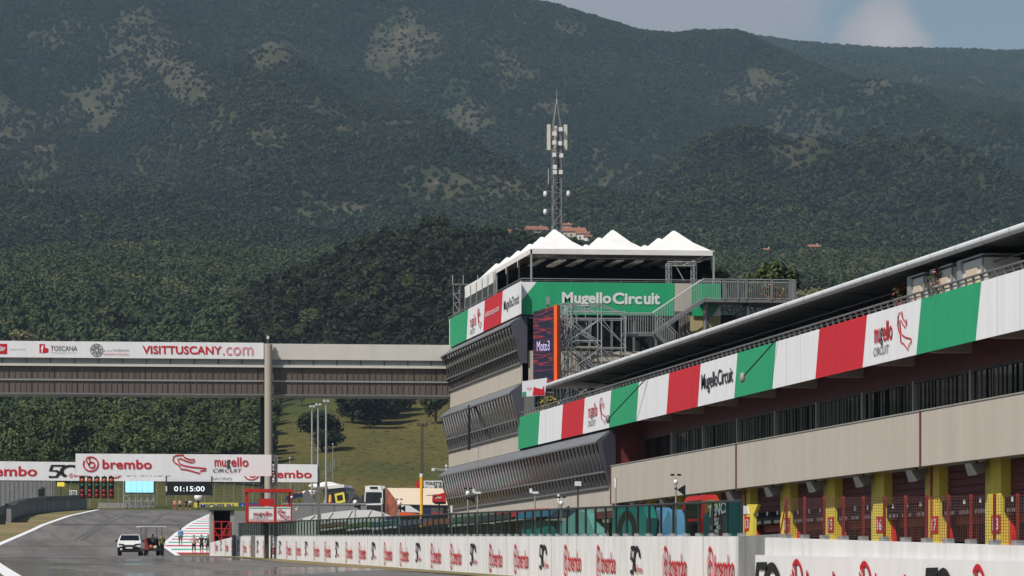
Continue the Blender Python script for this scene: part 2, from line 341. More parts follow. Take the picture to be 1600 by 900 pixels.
def hill_mat():
    m = bpy.data.materials.new('hillside_ground'); m.use_nodes = True; nt = m.node_tree; N = nt.nodes; L = nt.links
    p = N['Principled BSDF']; p.inputs['Roughness'].default_value = .95; p.inputs['Specular IOR Level'].default_value = .1
    g = N.new('ShaderNodeNewGeometry')
    def noise(s, det=5, st=(1, 1, 1)):
        mp = N.new('ShaderNodeMapping'); mp.inputs['Scale'].default_value = st; n = N.new('ShaderNodeTexNoise'); n.inputs['Scale'].default_value = s; n.inputs['Detail'].default_value = det
        L.new(g.outputs['Position'], mp.inputs[0]); L.new(mp.outputs[0], n.inputs[0])
        r = N.new('ShaderNodeMapRange'); r.inputs[1].default_value = .35; r.inputs[2].default_value = .65; L.new(n.outputs['Fac'], r.inputs[0]); return r.outputs[0]
    def mix(f, a, b):
        x = N.new('ShaderNodeMix'); x.data_type = 'RGBA'
        for i, q in ((0, f), (6, a), (7, b)):
            if hasattr(q, 'links'): L.new(q, x.inputs[i])
            else: x.inputs[i].default_value = q if isinstance(q, float) else tuple(q)+(1,)
        return x.outputs[2]
    at = lambda n: (lambda a: (setattr(a, 'attribute_name', n), a.outputs['Fac'])[1])(N.new('ShaderNodeAttribute'))
    floor_ = mix(noise(.05), (.018, .026, .010), (.035, .04, .016))
    grass = mix(noise(.018, 7, (1, .5, 1)), mix(noise(.4, 4), (.100, .082, .022), (.14, .108, .034)), mix(noise(.3, 4), (.048, .064, .018), (.078, .083, .026)))
    rock = mix(noise(.35, 6, (.12, .12, 1.0)), mix(noise(.06), (.045, .050, .022), (.078, .070, .038)), mix(noise(.1), (.115, .094, .064), (.075, .066, .040)))
    c = mix(at('meadow'), floor_, grass)
    mm = N.new('ShaderNodeMath'); mm.operation = 'MULTIPLY'; mm.use_clamp = True; L.new(at('bare'), mm.inputs[0]); sc_ = N.new('ShaderNodeMath'); sc_.operation = 'MULTIPLY_ADD'; L.new(noise(.045, 8), sc_.inputs[0]); sc_.inputs[1].default_value = 1.3; sc_.inputs[2].default_value = .35; L.new(sc_.outputs[0], mm.inputs[1]); c = mix(mm.outputs[0], c, rock); L.new(c, p.inputs['Base Color'])
    b = N.new('ShaderNodeBump'); b.inputs['Strength'].default_value = .6; b.inputs['Distance'].default_value = 1.0; L.new(noise(.5, 6), b.inputs['Height']); L.new(b.outputs[0], p.inputs['Normal'])
    return m
def build_hills():
    PX, DD = np.meshgrid(GPX, GD); x, y = wxy(PX, DD); z = GZ+CZ
    nr, nc = z.shape; v = np.stack([x, y, z], -1).reshape(-1, 3)
    i = np.arange(nr-1)[:, None]*nc+np.arange(nc-1)[None]; f = np.stack([i, i+1, i+nc+1, i+nc], -1).reshape(-1, 4)
    me = bpy.data.meshes.new('hills'); me.vertices.add(len(v)); me.vertices.foreach_set('co', v.ravel()); me.loops.add(f.size); me.loops.foreach_set('vertex_index', f.ravel().astype(np.int32))
    me.polygons.add(len(f)); me.polygons.foreach_set('loop_start', np.arange(0, f.size, 4, dtype=np.int32)); me.polygons.foreach_set('use_smooth', np.ones(len(f), bool)); me.update(calc_edges=True); me.validate()
    for nm, fn in (('bare', bare), ('meadow', meadow)):
        a = me.attributes.new(nm, 'FLOAT', 'POINT'); a.data.foreach_set('value', np.asarray(fn(PX, DD), np.float32).ravel())
    me.materials.append(hill_mat()); o = bpy.data.objects.new('hills', me); COL.objects.link(o); return struct(o)
hills = build_hills()

# ------------------------------------------------------------------ ground, track, verge, pit lane
def sheet(name, xf0, xf1, ys, mat, lift, nx=1):
    v, f = [], []
    for Y in ys:
        for k in range(nx+1): a, b = xf0(Y), xf1(Y); v.append((a+(b-a)*k/nx, Y, gz(Y)+lift))
    n = nx+1
    for r in range(len(ys)-1):
        for k in range(nx): i = r*n+k; f.append((i, i+1, i+n+1, i+n))
    mb = MB(); mb.add(v, f, mat); return mb.build(name)
YS = sorted(set([round(y, 2) for y in np.arange(-70, 641, 10)]+[round(q*K, 2) for q in _gy if -45 < q < 401]))
_lk = ([-100, 128, 200, 250, 318, 358, 388, 402], [2.5, 2.2, 2.3, 4.0, 10.6, 15.6, 20.8, 23.5])
_rk = ([-100, 225, 250, 288, 330, 365, 388, 402], [19.3, 19.0, 19.7, 24.2, 29.8, 35.4, 39.5, 42.5])
LE = lambda Y: float(np.interp(Y/K, *_lk)); RE = lambda Y: float(np.interp(Y/K, *_rk))
def ground_mat(name, cols, scales, rough=.95, bump=.3):
    m = bpy.data.materials.new(name); m.use_nodes = True; nt = m.node_tree; N = nt.nodes; L = nt.links; p = N['Principled BSDF']; p.inputs['Roughness'].default_value = rough; p.inputs['Specular IOR Level'].default_value = .15
    g = N.new('ShaderNodeNewGeometry'); prev = None
    for (c, s) in zip(cols, scales):
        n = N.new('ShaderNodeTexNoise'); n.inputs['Scale'].default_value = s; n.inputs['Detail'].default_value = 7; L.new(g.outputs['Position'], n.inputs[0])
        r = N.new('ShaderNodeMapRange'); r.inputs[1].default_value = .38; r.inputs[2].default_value = .62; L.new(n.outputs['Fac'], r.inputs[0])
        x = N.new('ShaderNodeMix'); x.data_type = 'RGBA'; L.new(r.outputs[0], x.inputs[0])
        if prev is None: x.inputs[6].default_value = c[0]+(1,)
        else: L.new(prev, x.inputs[6])
        x.inputs[7].default_value = c[1]+(1,); prev = x.outputs[2]
    L.new(prev, p.inputs['Base Color']); b = N.new('ShaderNodeBump'); b.inputs['Strength'].default_value = bump; b.inputs['Distance'].default_value = .1; L.new(n.outputs['Fac'], b.inputs['Height']); L.new(b.outputs[0], p.inputs['Normal']); return m
dry = ground_mat('dry_grass', [((.20, .15, .075), (.27, .20, .10)), (None, (.13, .125, .05))], [.25, .07])
def track_mat():
    m = bpy.data.materials.new('track_asphalt'); m.use_nodes = True; nt = m.node_tree; N = nt.nodes; L = nt.links; p = N['Principled BSDF']; p.inputs['Specular IOR Level'].default_value = .3
    g = N.new('ShaderNodeNewGeometry')
    def noise(st, s, det, lo, hi, a=0, b=1):
        mp = N.new('ShaderNodeMapping'); mp.inputs['Scale'].default_value = st; n = N.new('ShaderNodeTexNoise'); n.inputs['Scale'].default_value = s; n.inputs['Detail'].default_value = det
        L.new(g.outputs['Position'], mp.inputs[0]); L.new(mp.outputs[0], n.inputs[0]); r = N.new('ShaderNodeMapRange')
        for i, q in zip((1, 2, 3, 4), (lo, hi, a, b)): r.inputs[i].default_value = q
        L.new(n.outputs['Fac'], r.inputs[0]); return r.outputs[0]
    x = N.new('ShaderNodeMix'); x.data_type = 'RGBA'; L.new(noise((.5, .035, 1), .6, 6, .35, .65), x.inputs[0]); x.inputs[6].default_value = (.105, .097, .088, 1); x.inputs[7].default_value = (.165, .152, .138, 1)
    y = N.new('ShaderNodeMix'); y.data_type = 'RGBA'; L.new(noise((1.4, .012, 1), .8, 3, .50, .70, 0, .7), y.inputs[0]); L.new(x.outputs[2], y.inputs[6]); y.inputs[7].default_value = (.085, .079, .072, 1); L.new(y.outputs[2], p.inputs['Base Color'])
    # smooth patches put in for heat-shimmer reflections in the hollow of the straight
    sp = N.new('ShaderNodeSeparateXYZ'); L.new(g.outputs['Position'], sp.inputs[0])
    r = N.new('ShaderNodeMapRange'); r.inputs[1].default_value = 372; r.inputs[2].default_value = 318; L.new(sp.outputs['Y'], r.inputs[0])
    mu = N.new('ShaderNodeMath'); mu.operation = 'MULTIPLY'; L.new(r.outputs[0], mu.inputs[0]); L.new(noise((.11, .028, 1), 1, 4, .43, .55), mu.inputs[1])
    q = N.new('ShaderNodeMapRange'); q.inputs[3].default_value = .92; q.inputs[4].default_value = .10; L.new(mu.outputs[0], q.inputs[0]); L.new(q.outputs[0], p.inputs['Roughness'])
    return m
asphalt = M('lane_asphalt', (102, 100, 98), .92, .14, .4, spec=.15)
struct(sheet('ground', lambda Y: -320, lambda Y: 420, YS, dry, -.02, 6))
struct(sheet('paddock_ground', lambda Y: max(36, RE(Y)+18) if Y > 360 else 36, lambda Y: 300, YS, ground_mat('paddock_ground', [((.16, .15, .13), (.24, .22, .19))], [.08]), .004, 2))
struct(sheet('pit_lane', lambda Y: 21.3, lambda Y: 38.5, [y for y in YS if y < 361], asphalt, .008))
tm = track_mat()
struct(sheet('track', LE, RE, YS, tm, .012, 4))
struct(sheet('track_edge_line', lambda Y: LE(Y)-.55, lambda Y: LE(Y)+.1, YS, white_vinyl, .02))
struct(sheet('track_edge_line', lambda Y: RE(Y)-.1, lambda Y: RE(Y)+.35, [y for y in YS if y >= 360], white_vinyl, .02))
struct(sheet('dry_verge', lambda Y: 19.0+.5*math.sin(Y*.05), lambda Y: 20.95, [y for y in YS if y < 330], dry, .016))
_st = MB()                                     # painted run-off: bands of white, red and green across the pit exit
y0, yend = 366.0, 600.0; k = 0
while y0 < yend:
    for wdt, mt in ((5.0, red_vinyl), (9.5, white_vinyl), (5.2, green_vinyl), (10.6, white_vinyl)):
        a, b = y0, min(y0+wdt, yend); y0 += wdt
        if b <= a: break
        for (s0, s1) in ((a, (a+b)/2), ((a+b)/2, b)):
            x1a, x1b = max(RE(s0)+1, XY(348, s0)-3), max(RE(s1)+1, XY(348, s1)-3)
            _st.poly([(RE(s0)+.3, s0, gz(s0)+.016), (x1a+3, s0, gz(s0)+.016), (x1b+3, s1, gz(s1)+.016), (RE(s1)+.3, s1, gz(s1)+.016)], mt)
struct(_st.build('painted_pavement'))
_sm = MB(); ya = 318*K; _sm.poly([(LE(ya)+1, ya, gz(ya)+.018), (RE(ya)-.5, ya-1, gz(ya-1)+.018), (RE(ya)-.5, ya+2.4, gz(ya+2.4)+.018), (LE(ya)+1, ya+3.6, gz(ya+3.6)+.018)], M('tar_seam', (34, 32, 32), .8)); struct(_sm.build('track_seam_line'))

for off, wd in ((5.2, .4), (8.2, .5), (11.9, .4)):    # rubber laid by tyres
    struct(sheet('tyre_mark', lambda Y: LE(Y)+off+1.2*math.sin(Y*.006+off), lambda Y: LE(Y)+off+wd+1.2*math.sin(Y*.006+off), [y for y in YS if 410 < y < 612], M('laid_rubber', (84, 81, 77), .9, .2, .3, stretch=(1, .05, 1)), .0145))
# ------------------------------------------------------------------ trees
def leaf_mat(name, a, b, bl):
    m = bpy.data.materials.new(name); m.use_nodes = True; nt = m.node_tree; N = nt.nodes; L = nt.links; p = N['Principled BSDF']; p.inputs['Roughness'].default_value = .7; p.inputs['Specular IOR Level'].default_value = .2
    oi = N.new('ShaderNodeObjectInfo'); g = N.new('ShaderNodeNewGeometry')
    n = N.new('ShaderNodeTexNoise'); n.inputs['Scale'].default_value = .011; n.inputs['Detail'].default_value = 4; L.new(g.outputs['Position'], n.inputs[0])
    x = N.new('ShaderNodeMix'); x.data_type = 'RGBA'; w3 = N.new('ShaderNodeTexNoise'); w3.inputs['Scale'].default_value = .004; w3.inputs['Detail'].default_value = 5; L.new(g.outputs['Position'], w3.inputs[0]); w4 = N.new('ShaderNodeMapRange'); w4.inputs[1].default_value = .36; w4.inputs[2].default_value = .64; L.new(w3.outputs['Fac'], w4.inputs[0]); w5 = N.new('ShaderNodeMix'); w5.inputs[0].default_value = .5; L.new(oi.outputs['Random'], w5.inputs[2]); L.new(w4.outputs[0], w5.inputs[3]); L.new(w5.outputs[0], x.inputs[0]); x.inputs[6].default_value = a+(1,); x.inputs[7].default_value = b+(1,)
    ad = N.new('ShaderNodeMath'); ad.operation = 'MULTIPLY_ADD'; L.new(oi.outputs['Random'], ad.inputs[0]); ad.inputs[1].default_value = .25; L.new(n.outputs['Fac'], ad.inputs[2])
    r = N.new('ShaderNodeMapRange'); r.inputs[1].default_value = .74; r.inputs[2].default_value = .84; r.inputs[4].default_value = .75; L.new(ad.outputs[0], r.inputs[0])
    y = N.new('ShaderNodeMix'); y.data_type = 'RGBA'; L.new(r.outputs[0], y.inputs[0]); L.new(x.outputs[2], y.inputs[6]); y.inputs[7].default_value = bl+(1,)
    L.new(y.outputs[2], p.inputs['Base Color']); return m
leaf = leaf_mat('foliage', (.023, .041, .011), (.066, .089, .026), (.11, .12, .04))
leaf_y = leaf_mat('pale_foliage', (.15, .14, .05), (.20, .18, .07), (.2, .18, .07))
bark = M('bark', (84, 70, 56), .9, .25, 3)
def crown_arrays(r, h, n, s, seed, lobes=9, z0=.25):
    g = np.random.default_rng(seed); L_ = []
    for i in range(lobes):
        a = g.random()*6.283; q = g.random()**.6; zz = z0+(1-z0)*(.28+.52*g.random()); rr = .62*(1-.45*abs(zz-.5)*1.6)
        L_.append((r*q*rr*math.cos(a), r*q*rr*math.sin(a), h*zz, r*(.34+.24*g.random()), h*(.13+.12*g.random())))
    L_.append((0, 0, h*.62, r*.6, h*.30))
    Lb = np.array(L_); k = g.integers(0, len(Lb), n); d = g.normal(size=(n, 3)); d /= np.linalg.norm(d, axis=1)[:, None]; rad = (.55+.5*g.random(n))[:, None]
    c = Lb[k, :3]+d*rad*np.stack([Lb[k, 3], Lb[k, 3], Lb[k, 4]], 1)
    nn = d*.9+g.normal(size=(n, 3))*.55+np.array([0, 0, .35]); nn /= np.linalg.norm(nn, axis=1)[:, None]
    u = np.cross(nn, g.normal(size=(n, 3))); u /= np.linalg.norm(u, axis=1)[:, None]; w = np.cross(nn, u); sz = (s*(.6+.8*g.random(n)))[:, None]
    P = np.stack([c+u*sz, c+w*sz*.6, c-u*sz, c-w*sz*.6], 1).reshape(-1, 3); return P
def quads(name, P, mat, parent=None):
    n = len(P)//4; me = bpy.data.meshes.new(name); me.vertices.add(len(P)); me.vertices.foreach_set('co', P.astype(np.float32).ravel()); me.loops.add(len(P)); me.loops.foreach_set('vertex_index', np.arange(len(P), dtype=np.int32))
    me.polygons.add(n); me.polygons.foreach_set('loop_start', np.arange(0, len(P), 4, dtype=np.int32)); me.update(calc_edges=True); me.materials.append(mat)
    o = bpy.data.objects.new(name, me)
    if parent is not None: COL.objects.link(o); o.parent = parent
    return o
def make_tree(seed, r, h, n, s, lf, lobes=9, z0=.22):
    t = thing('broadleaf_tree', 'broadleaf tree', 'tree'); g = random.Random(seed); mb = MB(); top = Vector((g.uniform(-.4, .4), g.uniform(-.4, .4), h*.6))
    mb.tube((0, 0, -.8), (top.x*.4, top.y*.4, h*.28), .035*h, bark, 7, .026*h); mb.tube((top.x*.4, top.y*.4, h*.28), top, .026*h, bark, 6, .01*h)
    for k in range(5):
        a = k*1.257+g.random(); mb.tube((top.x*.4, top.y*.4, h*(.24+.07*k)), (r*.6*math.cos(a), r*.6*math.sin(a), h*(.5+.07*k)), .014*h, bark, 5, .005*h)
    mb.build('trunk', t); quads('crown', crown_arrays(r, h, n, s, seed, lobes, z0), lf, t); return proto(t)
def forest_points(name, px0, px1, d0, d1, n, keep, protos, label, smin, smax, seed):
    g = np.random.default_rng(seed); px = px0+(px1-px0)*g.random(n); d = np.sqrt(d0*d0+(d1*d1-d0*d0)*g.random(n)); ok = keep(px, d, g.random(n)); px, d = px[ok], d[ok]
    x, y = wxy(px, d); z = tz(px, d)-.5; return forest_from(name, np.stack([x, y, z], 1), g, protos, label, smin, smax, 1-.55*bare(px, d))
def forest_from(name, P, g, protos, label, smin, smax, sf=1.0):
    n = len(P); me = bpy.data.meshes.new(name); me.vertices.add(n); me.vertices.foreach_set('co', P.astype(np.float32).ravel()); me.update()
    for nm, arr in (('sc', (smin+(smax-smin)*g.random(n)**1.4)*sf), ('rz', g.random(n)*6.283)):
        a = me.attributes.new(nm, 'FLOAT', 'POINT'); a.data.foreach_set('value', arr.astype(np.float32))
    a = me.attributes.new('ix', 'INT', 'POINT'); a.data.foreach_set('value', g.integers(0, len(protos), n).astype(np.int32))
    o = bpy.data.objects.new(name, me); COL.objects.link(o); tag(o, label, 'forest', None, 'stuff')
    ng = bpy.data.node_groups.new(name, 'GeometryNodeTree'); ng.interface.new_socket('Geometry', in_out='INPUT', socket_type='NodeSocketGeometry'); ng.interface.new_socket('Geometry', in_out='OUTPUT', socket_type='NodeSocketGeometry')
    N = ng.nodes; L = ng.links; gi = N.new('NodeGroupInput'); go = N.new('NodeGroupOutput'); ip = N.new('GeometryNodeInstanceOnPoints'); jn = N.new('GeometryNodeJoinGeometry')
    for pr in reversed(protos):
        ob = N.new('GeometryNodeObjectInfo'); ob.inputs['Object'].default_value = pr; ob.inputs['As Instance'].default_value = True; L.new(ob.outputs['Geometry'], jn.inputs[0])
    def attr(nm, ty): q = N.new('GeometryNodeInputNamedAttribute'); q.data_type = ty; q.inputs['Name'].default_value = nm; return q.outputs['Attribute']
    L.new(gi.outputs[0], ip.inputs['Points']); L.new(jn.outputs[0], ip.inputs['Instance']); ip.inputs['Pick Instance'].default_value = True; L.new(attr('ix', 'INT'), ip.inputs['Instance Index'])
    cb = N.new('ShaderNodeCombineXYZ'); L.new(attr('rz', 'FLOAT'), cb.inputs[2]); L.new(cb.outputs[0], ip.inputs['Rotation']); L.new(attr('sc', 'FLOAT'), ip.inputs['Scale']); L.new(ip.outputs[0], go.inputs[0])
    md = o.modifiers.new('scatter', 'NODES'); md.node_group = ng; return o
leaf_far = leaf_mat('far_foliage', (.010, .020, .008), (.036, .052, .015), (.066, .070, .024))
far_crowns = [quads('crown', np.concatenate([crown_arrays(1, 1.75, 150, .30, 40+i, 6, .1)]), leaf_far) for i in range(4)]
leaf_dk = leaf_mat('dark_foliage', (.007, .013, .004), (.021, .031, .009), (.034, .042, .013)); leaf_mid = leaf_mat('mid_foliage', (.024, .043, .015), (.056, .078, .026), (.115, .115, .045))
dark_crowns = [quads('crown', crown_arrays(1, 1.9, 620, .15, 80+i, 9, .08), leaf_dk) for i in range(4)]
mid_crowns = [quads('crown', crown_arrays(1, 1.9, 620, .15, 60+i, 9, .08), leaf_mid) for i in range(4)]
HOUSES = []
for hp, hy in ((838, 376), (801, 378), (772, 376), (884, 372), (897, 376), (911, 379), (923, 380), (1272, 397), (1197, 403)):
    dd = np.arange(1245, 1750, 2.0); HOUSES.append((hp, float(dd[np.argmin(np.abs(py_of(np.full(dd.shape, float(hp)), dd)-hy))])))
def keep_far(px, d, r):
    b = bare(px, d); ok = (r > b*1.0)
    for hp, hd in HOUSES: ok &= ~((np.abs(px-hp) < 11) & (d > hd-32) & (d < hd+8))
    return ok
forest_points('mountain_forest', -420, 2050, 1240, 3330, 190000, keep_far, far_crowns, 'dense dark green forest covering the mountainside behind the circuit', 1.7, 4.4, 5)
forest_points('ridge_forest', 900, 2100, 3420, 4500, 24000, lambda px, d, r: r > bare(px, d), far_crowns, 'hazy forest on the farthest ridge below the clouds', 3.5, 6, 6)
forest_points('mid_hill_forest', -420, 2050, 860, 1260, 17000, lambda px, d, r: r > -1, mid_crowns, 'band of green woodland at the foot of the mountain', 2.5, 4.8, 8)
def near_sites():
    g = np.random.default_rng(21); cells = {}; pts = []
    for _ in range(26000):
        px = g.uniform(-420, 1750); d = math.sqrt(g.uniform(425**2, 880**2))
        if meadow(px, d) > .35: continue
        if d < 470 and px > 380: continue
        if px > 760 and d < 560: continue
        x, y = wxy(px, d); x = float(x); y = float(y); k = (int(x//6.2), int(y//6.2)); bad = False
        for i in (-1, 0, 1):
            for j in (-1, 0, 1):
                for (a, b) in cells.get((k[0]+i, k[1]+j), []):
                    if (a-x)**2+(b-y)**2 < 6.2**2: bad = True
        if bad: continue
        cells.setdefault(k, []).append((x, y)); pts.append((px, d))
    return pts
sites = near_sites()
tree_protos = [make_tree(100+i, 4.0, 8.6, 2400, .34, leaf, 10, .12) for i in range(5)]
inview = [(d, px) for px, d in sites if -20 < px < 700 and d < 680]
inview.sort(); chosen = set(inview[:285]); g_ = random.Random(4)
for q, (d, px) in enumerate(inview[:285]):
    o = tree_protos[q % 5]; s = g_.uniform(.72, 1.2); loc = TP(px, d); rz = g_.uniform(0, 6.28)
    lab, grp = ('green broadleaf tree in the dense wood below the footbridge left of its column', 'trees of the wood below the footbridge') if px < 420 else ('green broadleaf tree at the upper edge of the sloping meadow', 'trees along the upper meadow edge')
    dup(o, loc, rz, lab, grp, s)
rest = [(px, d) for px, d in sites if (d, px) not in chosen]
_lf = lambda q: q[0] < 385+(q[1]-560)*-.05
_P = np.array([tuple(TP(px, d)) for px, d in rest if _lf((px, d))])-np.array([0, 0, .5])
forest_from('left_hillside_forest', _P, np.random.default_rng(34), mid_crowns, 'varied green wood on the hillside left of the bridge column', 2.6, 5.0)
_P = np.array([tuple(TP(px, d)) for px, d in rest if not _lf((px, d))])-np.array([0, 0, .5])
forest_from('near_hill_forest', _P, np.random.default_rng(33), dark_crowns, 'dense dark wood covering the rounded hill behind the footbridge', 3.0, 5.2)
def lone(px, d, s, label, pr=None, sz=None):
    o = dup(pr or tree_protos[int(px) % 5], TP(px, d), px*.7, label, None, (s, s, sz or s)); return o
bushy = make_tree(320, 4.6, 8.2, 2800, .36, leaf_dk, 13, -.02); bushy.location = TP(540, 566); bushy['label'] = 'dark tree in the round clump halfway up the meadow, casting shade to the right'; bushy['group'] = 'trees of the clump on the meadow'
for i, (px, d, s) in enumerate([(550, 552, 1.2), (570, 562, 1.5), (592, 554, 1.45), (612, 566, 1.4), (578, 545, 1.2), (560, 572, 1.4), (600, 575, 1.5)]):
    lone(px, d, s*.92, 'dark tree in the round clump halfway up the meadow, casting shade to the right', bushy).__setitem__('group', 'trees of the clump on the meadow')
lone(503, 514, 1.2, 'dark bushy tree behind the tall lamp posts on the lower meadow', bushy, 1.05)
lone(681, 546, 1.15, 'lone spreading tree on the meadow beside the tower'); lone(470, 590, .72, 'small round tree on the meadow right of the bridge column')
forest_points('meadow_scrub', 405, 760, 430, 660, 5200, lambda px, d, r: (meadow(px, d) > .6) & (r < .25+.75*(fbm(n4, wxy(px, d)[0]/9, wxy(px, d)[1]/12, 3) > .52)), [quads('tuft', crown_arrays(1, .9, 60, .22, 90+i, 5, .02), leaf_mat('meadow_tuft_%d' % i, *(((.05, .055, .018), (.085, .08, .028), (.09, .085, .03)) if i else ((.10, .082, .034), (.13, .105, .045), (.13, .11, .05))))) for i in range(2)], 'tufts of grass and weeds on the sloping meadow', .18, .75, 9)
for t in tree_protos:                                    # the models themselves stand at the edge of the wood
    i = tree_protos.index(t); t.location = TP(436+i*52, 700+i*6); t['label'] = 'green broadleaf tree at the upper edge of the sloping meadow'; t['group'] = 'trees along the upper meadow edge'
# ------------------------------------------------------------------ pit building
XG, XP, XB, XWN, XR, XBK = 37.5, 36.7, 36.7, 38.5, 36.55, 41.5
Y18 = YX(1556.5, XG); PITCH = (YX(1230, XG)-Y18)/4
BAYS = list(range(-3, 9)); YB0 = Y18-3.5*PITCH; YB1 = Y18+8.5*PITCH
ZP1, ZP0 = ZX(1400, 650, XP), ZX(1400, 736, XP)
ZP1 = (ZX(1200, 685, XP)+ZX(1600, 614, XP))/2; ZP0 = (ZX(1150, 764, XP)+ZX(1600, 708, XP))/2
ZB1 = (ZX(1600, 420, XB)+ZX(811, 652, XB))/2; ZB0 = (ZX(1600, 515, XB)+ZX(811, 702, XB))/2
ZW1 = ZX(1400, 602, XWN); ZR = (ZX(1600, 352, XR)+ZX(1200, 488, XR)+ZX(854, 604, XR))/3
YLW = YX(954, 36.75); YEND = YX(811, XB)           # where the long facade meets the canted glazing / the tower
pit = thing('pit_building', 'long pit lane building with beige parapet, yellow garage pillars and maroon shutters', 'building', (XG, Y18, gz(Y18)))
def build_pit():
    ZT = ZR+.9
    mb = MB()                                           # the body behind the facade
    mb.box(XWN+.02, 56, YB0, YEND-1, ZW1, ZB1-.4, maroon); mb.box(XBK, 56, YB0, YEND-1, ZB1-.4, ZR-.2, dark); mb.box(XWN+2.5, 56, YB0, YEND-1, gz(YB0)-1, ZW1, maroon)
    mb.box(XG+.05, XWN+2.5, YB0, YEND-1, ZP0+.02, ZP0+.35, beige); mb.build('wall', pit)
    mb = MB(); mb.box(XB+.1, XBK, YB0, YEND-.5, ZB0+.62, ZB0+.85, maroon); mb.box(XB+.12, XBK, YB0, YEND-.5, ZB1-.35, ZB1-.2, concrete); mb.build('terrace_slab', pit)
    n = 0; y = YB0                                      # beige parapet: panels with open joints, brown pipe covers every few bays
    step = PITCH/2
    while y < YLW-.1:
        y1 = min(y+step, YLW-.02); b = MB(); b.box(XP, XP+.35, y+.012, y1-.012, ZP0, ZP1, beige); b.box(XP-.03, XP+.4, y+.012, y1-.012, ZP1, ZP1+.05, concrete); b.build('parapet_panel', pit); y = y1
    for px in (1439, 1151, 955):
        yy = YX(px, XP); b = MB(); b.box(XP-.06, XP-.003, yy-.06, yy+.06, ZP0-.05, ZP1+.02, M('brown_pipe', (92, 48, 44), .6)); b.build('pipe_cover', pit)
    for k in BAYS:
        yc = Y18+k*PITCH; g0 = gz(yc)-.3; hw = 1.15; yc += .45
        if yc > YLW+8: continue
        p = MB()
        if k in (1, 5): p.box(XG, XG+.42, yc-hw, yc-.15, g0, ZP0+.05, yellow); p.box(XG, XG+.42, yc+.15, yc+hw, g0, ZP0+.05, yellow); p.box(XG+.2, XG+.42, yc-.15, yc+.15, g0, ZP0+.05, maroon); p.tube((XG+.02, yc, g0), (XG+.02, yc, ZP0), .09, dkred, 8)
        else: p.box(XG, XG+.42, yc-hw, yc+hw, g0, ZP0+.05, yellow)
        p = p.build('garage_pillar', pit)
        num = 18-k
        if num in range(10, 22):
            s = MB(); zc = ZX(1566, 819, XG) if k <= 0 else ZX(float(1230+(4-k)*82) if k > 4 else [1566, 1465, 1380, 1304, 1236][k], 820, XG); fr = FX(XG-.03, 0, 0); a = -(yc-hw*.42)
            s.box(XG-.03, XG-.004, -a-.62, -a+.62, zc-.32, zc+.34, red_paint); s.text(fr, str(num), a-.42, zc-.22, a+.42, zc+.24, white_p, .02, .012); s.build('number_plate', p)
        f = MB(); fy = yc+hw*.75; f.ext([(XG-.75, fy-.42, ZP0-.1), (XG-.1, fy-.42, ZP0-.1), (XG-.2, fy-.42, ZP0-.42), (XG-.62, fy-.42, ZP0-.55)], (0, .84, 0), grey_m)
        f.tube((XG-.4, fy, ZP0-.1), (XG-.4, fy, ZP0+.05), .05, dk_m); f.build('floodlight', pit)
        # shutter, black header sign, open doorway
        d0, d1 = yc-PITCH+hw, yc-hw; ZH1 = ZX(1500, 783, XG+.4)+ (gz(yc)-gz(YX(1500, XG)))*.4; ZH0 = ZX(1500, 806, XG+.4)+(gz(yc)-gz(YX(1500, XG)))*.4
        s = MB(); z = ZH1
        while z < ZP0+.1: s.box(XG+.36, XG+.41, d0, d1, z, z+.24, maroon); s.box(XG+.41, XG+.44, d0, d1, z+.24, z+.28, maroon); z += .28
        s.build('garage_shutter', pit)
        h = MB(); fr = FX(XG+.12); w3 = (d1-d0)/3; black = M('black_header_cloth', (24, 24, 26), .9, .2, spec=.1)
        for q in range(3):
            a = -d1+q*w3; h.box(XG+.12, XG+.24, -a-w3+.03, -a-.03, ZH0, ZH1, black); zz = (ZH0+ZH1)/2
            h.rect(fr, a+w3*.42, zz+.12, a+w3*.58, zz+.3, white_p, .012); [h.stroke(fr, [(a+w3*(.2+.1*e), zz-.26), (a+w3*(.2+.1*e)+.06, zz-.12)], .1, lt_m, off=.012) for e in range(7)]
        h.build('header_sign', pit)
        o = MB(); o.box(XG+.62, XG+.70, d0, d1, ZH0-.35, ZH0, dkred); o.box(XG+1.9, XG+2.0, d0, d1, g0, ZH0, dark); o.box(XG+1.2, XG+1.3, d0+1, d0+2.2, g0, g0+2.0, dkred)
        for q in (.35, .62, .8): o.box(XG+.8, XG+.9, d0+(d1-d0)*q, d0+(d1-d0)*q+.12, g0, ZH0-.3, dkred)
        o.box(XG+.9, XG+1.6, d0+3.2, d0+4.6, g0, g0+1.1, black); o.build('garage_interior', pit)
        c = MB(); c.ext([(XG+.3, d1-.02, g0), (XG+.3, d1-.75, g0), (XG+.3, d1-.4, ZH0-.8), (XG+.3, d1-.02, ZH0-.05)], (.15, 0, 0), red_paint); c.build('garage_curtain', pit)
    y = YX(1516, XWN); y -= 3*PITCH; i = 0              # upper windows between the cantilever beams
    while y < YLW-2:
        y1 = min(y+PITCH, YEND-2); b = MB(); b.box(XB+.25, XWN+.05, y-.22, y+.22, ZB0+.02, ZB0+.6, beige); b.build('cantilever_beam', pit)
        w = MB(); w.box(XWN+.12, XWN+.2, y+.12, y1-.12, ZP0+.4, ZW1, glassd); w = w.build('window', pit)
        sl = MB(); q = y+.3; r_ = random.Random(i)
        while q < y1-.3: sl.box(XWN+.085, XWN+.11, q, q+r_.choice((.05, .09, .16)), ZP0+.4, ZW1-.03, r_.choice((dk_m, grey_m, black, dk_m))); q += r_.uniform(.4, .95)
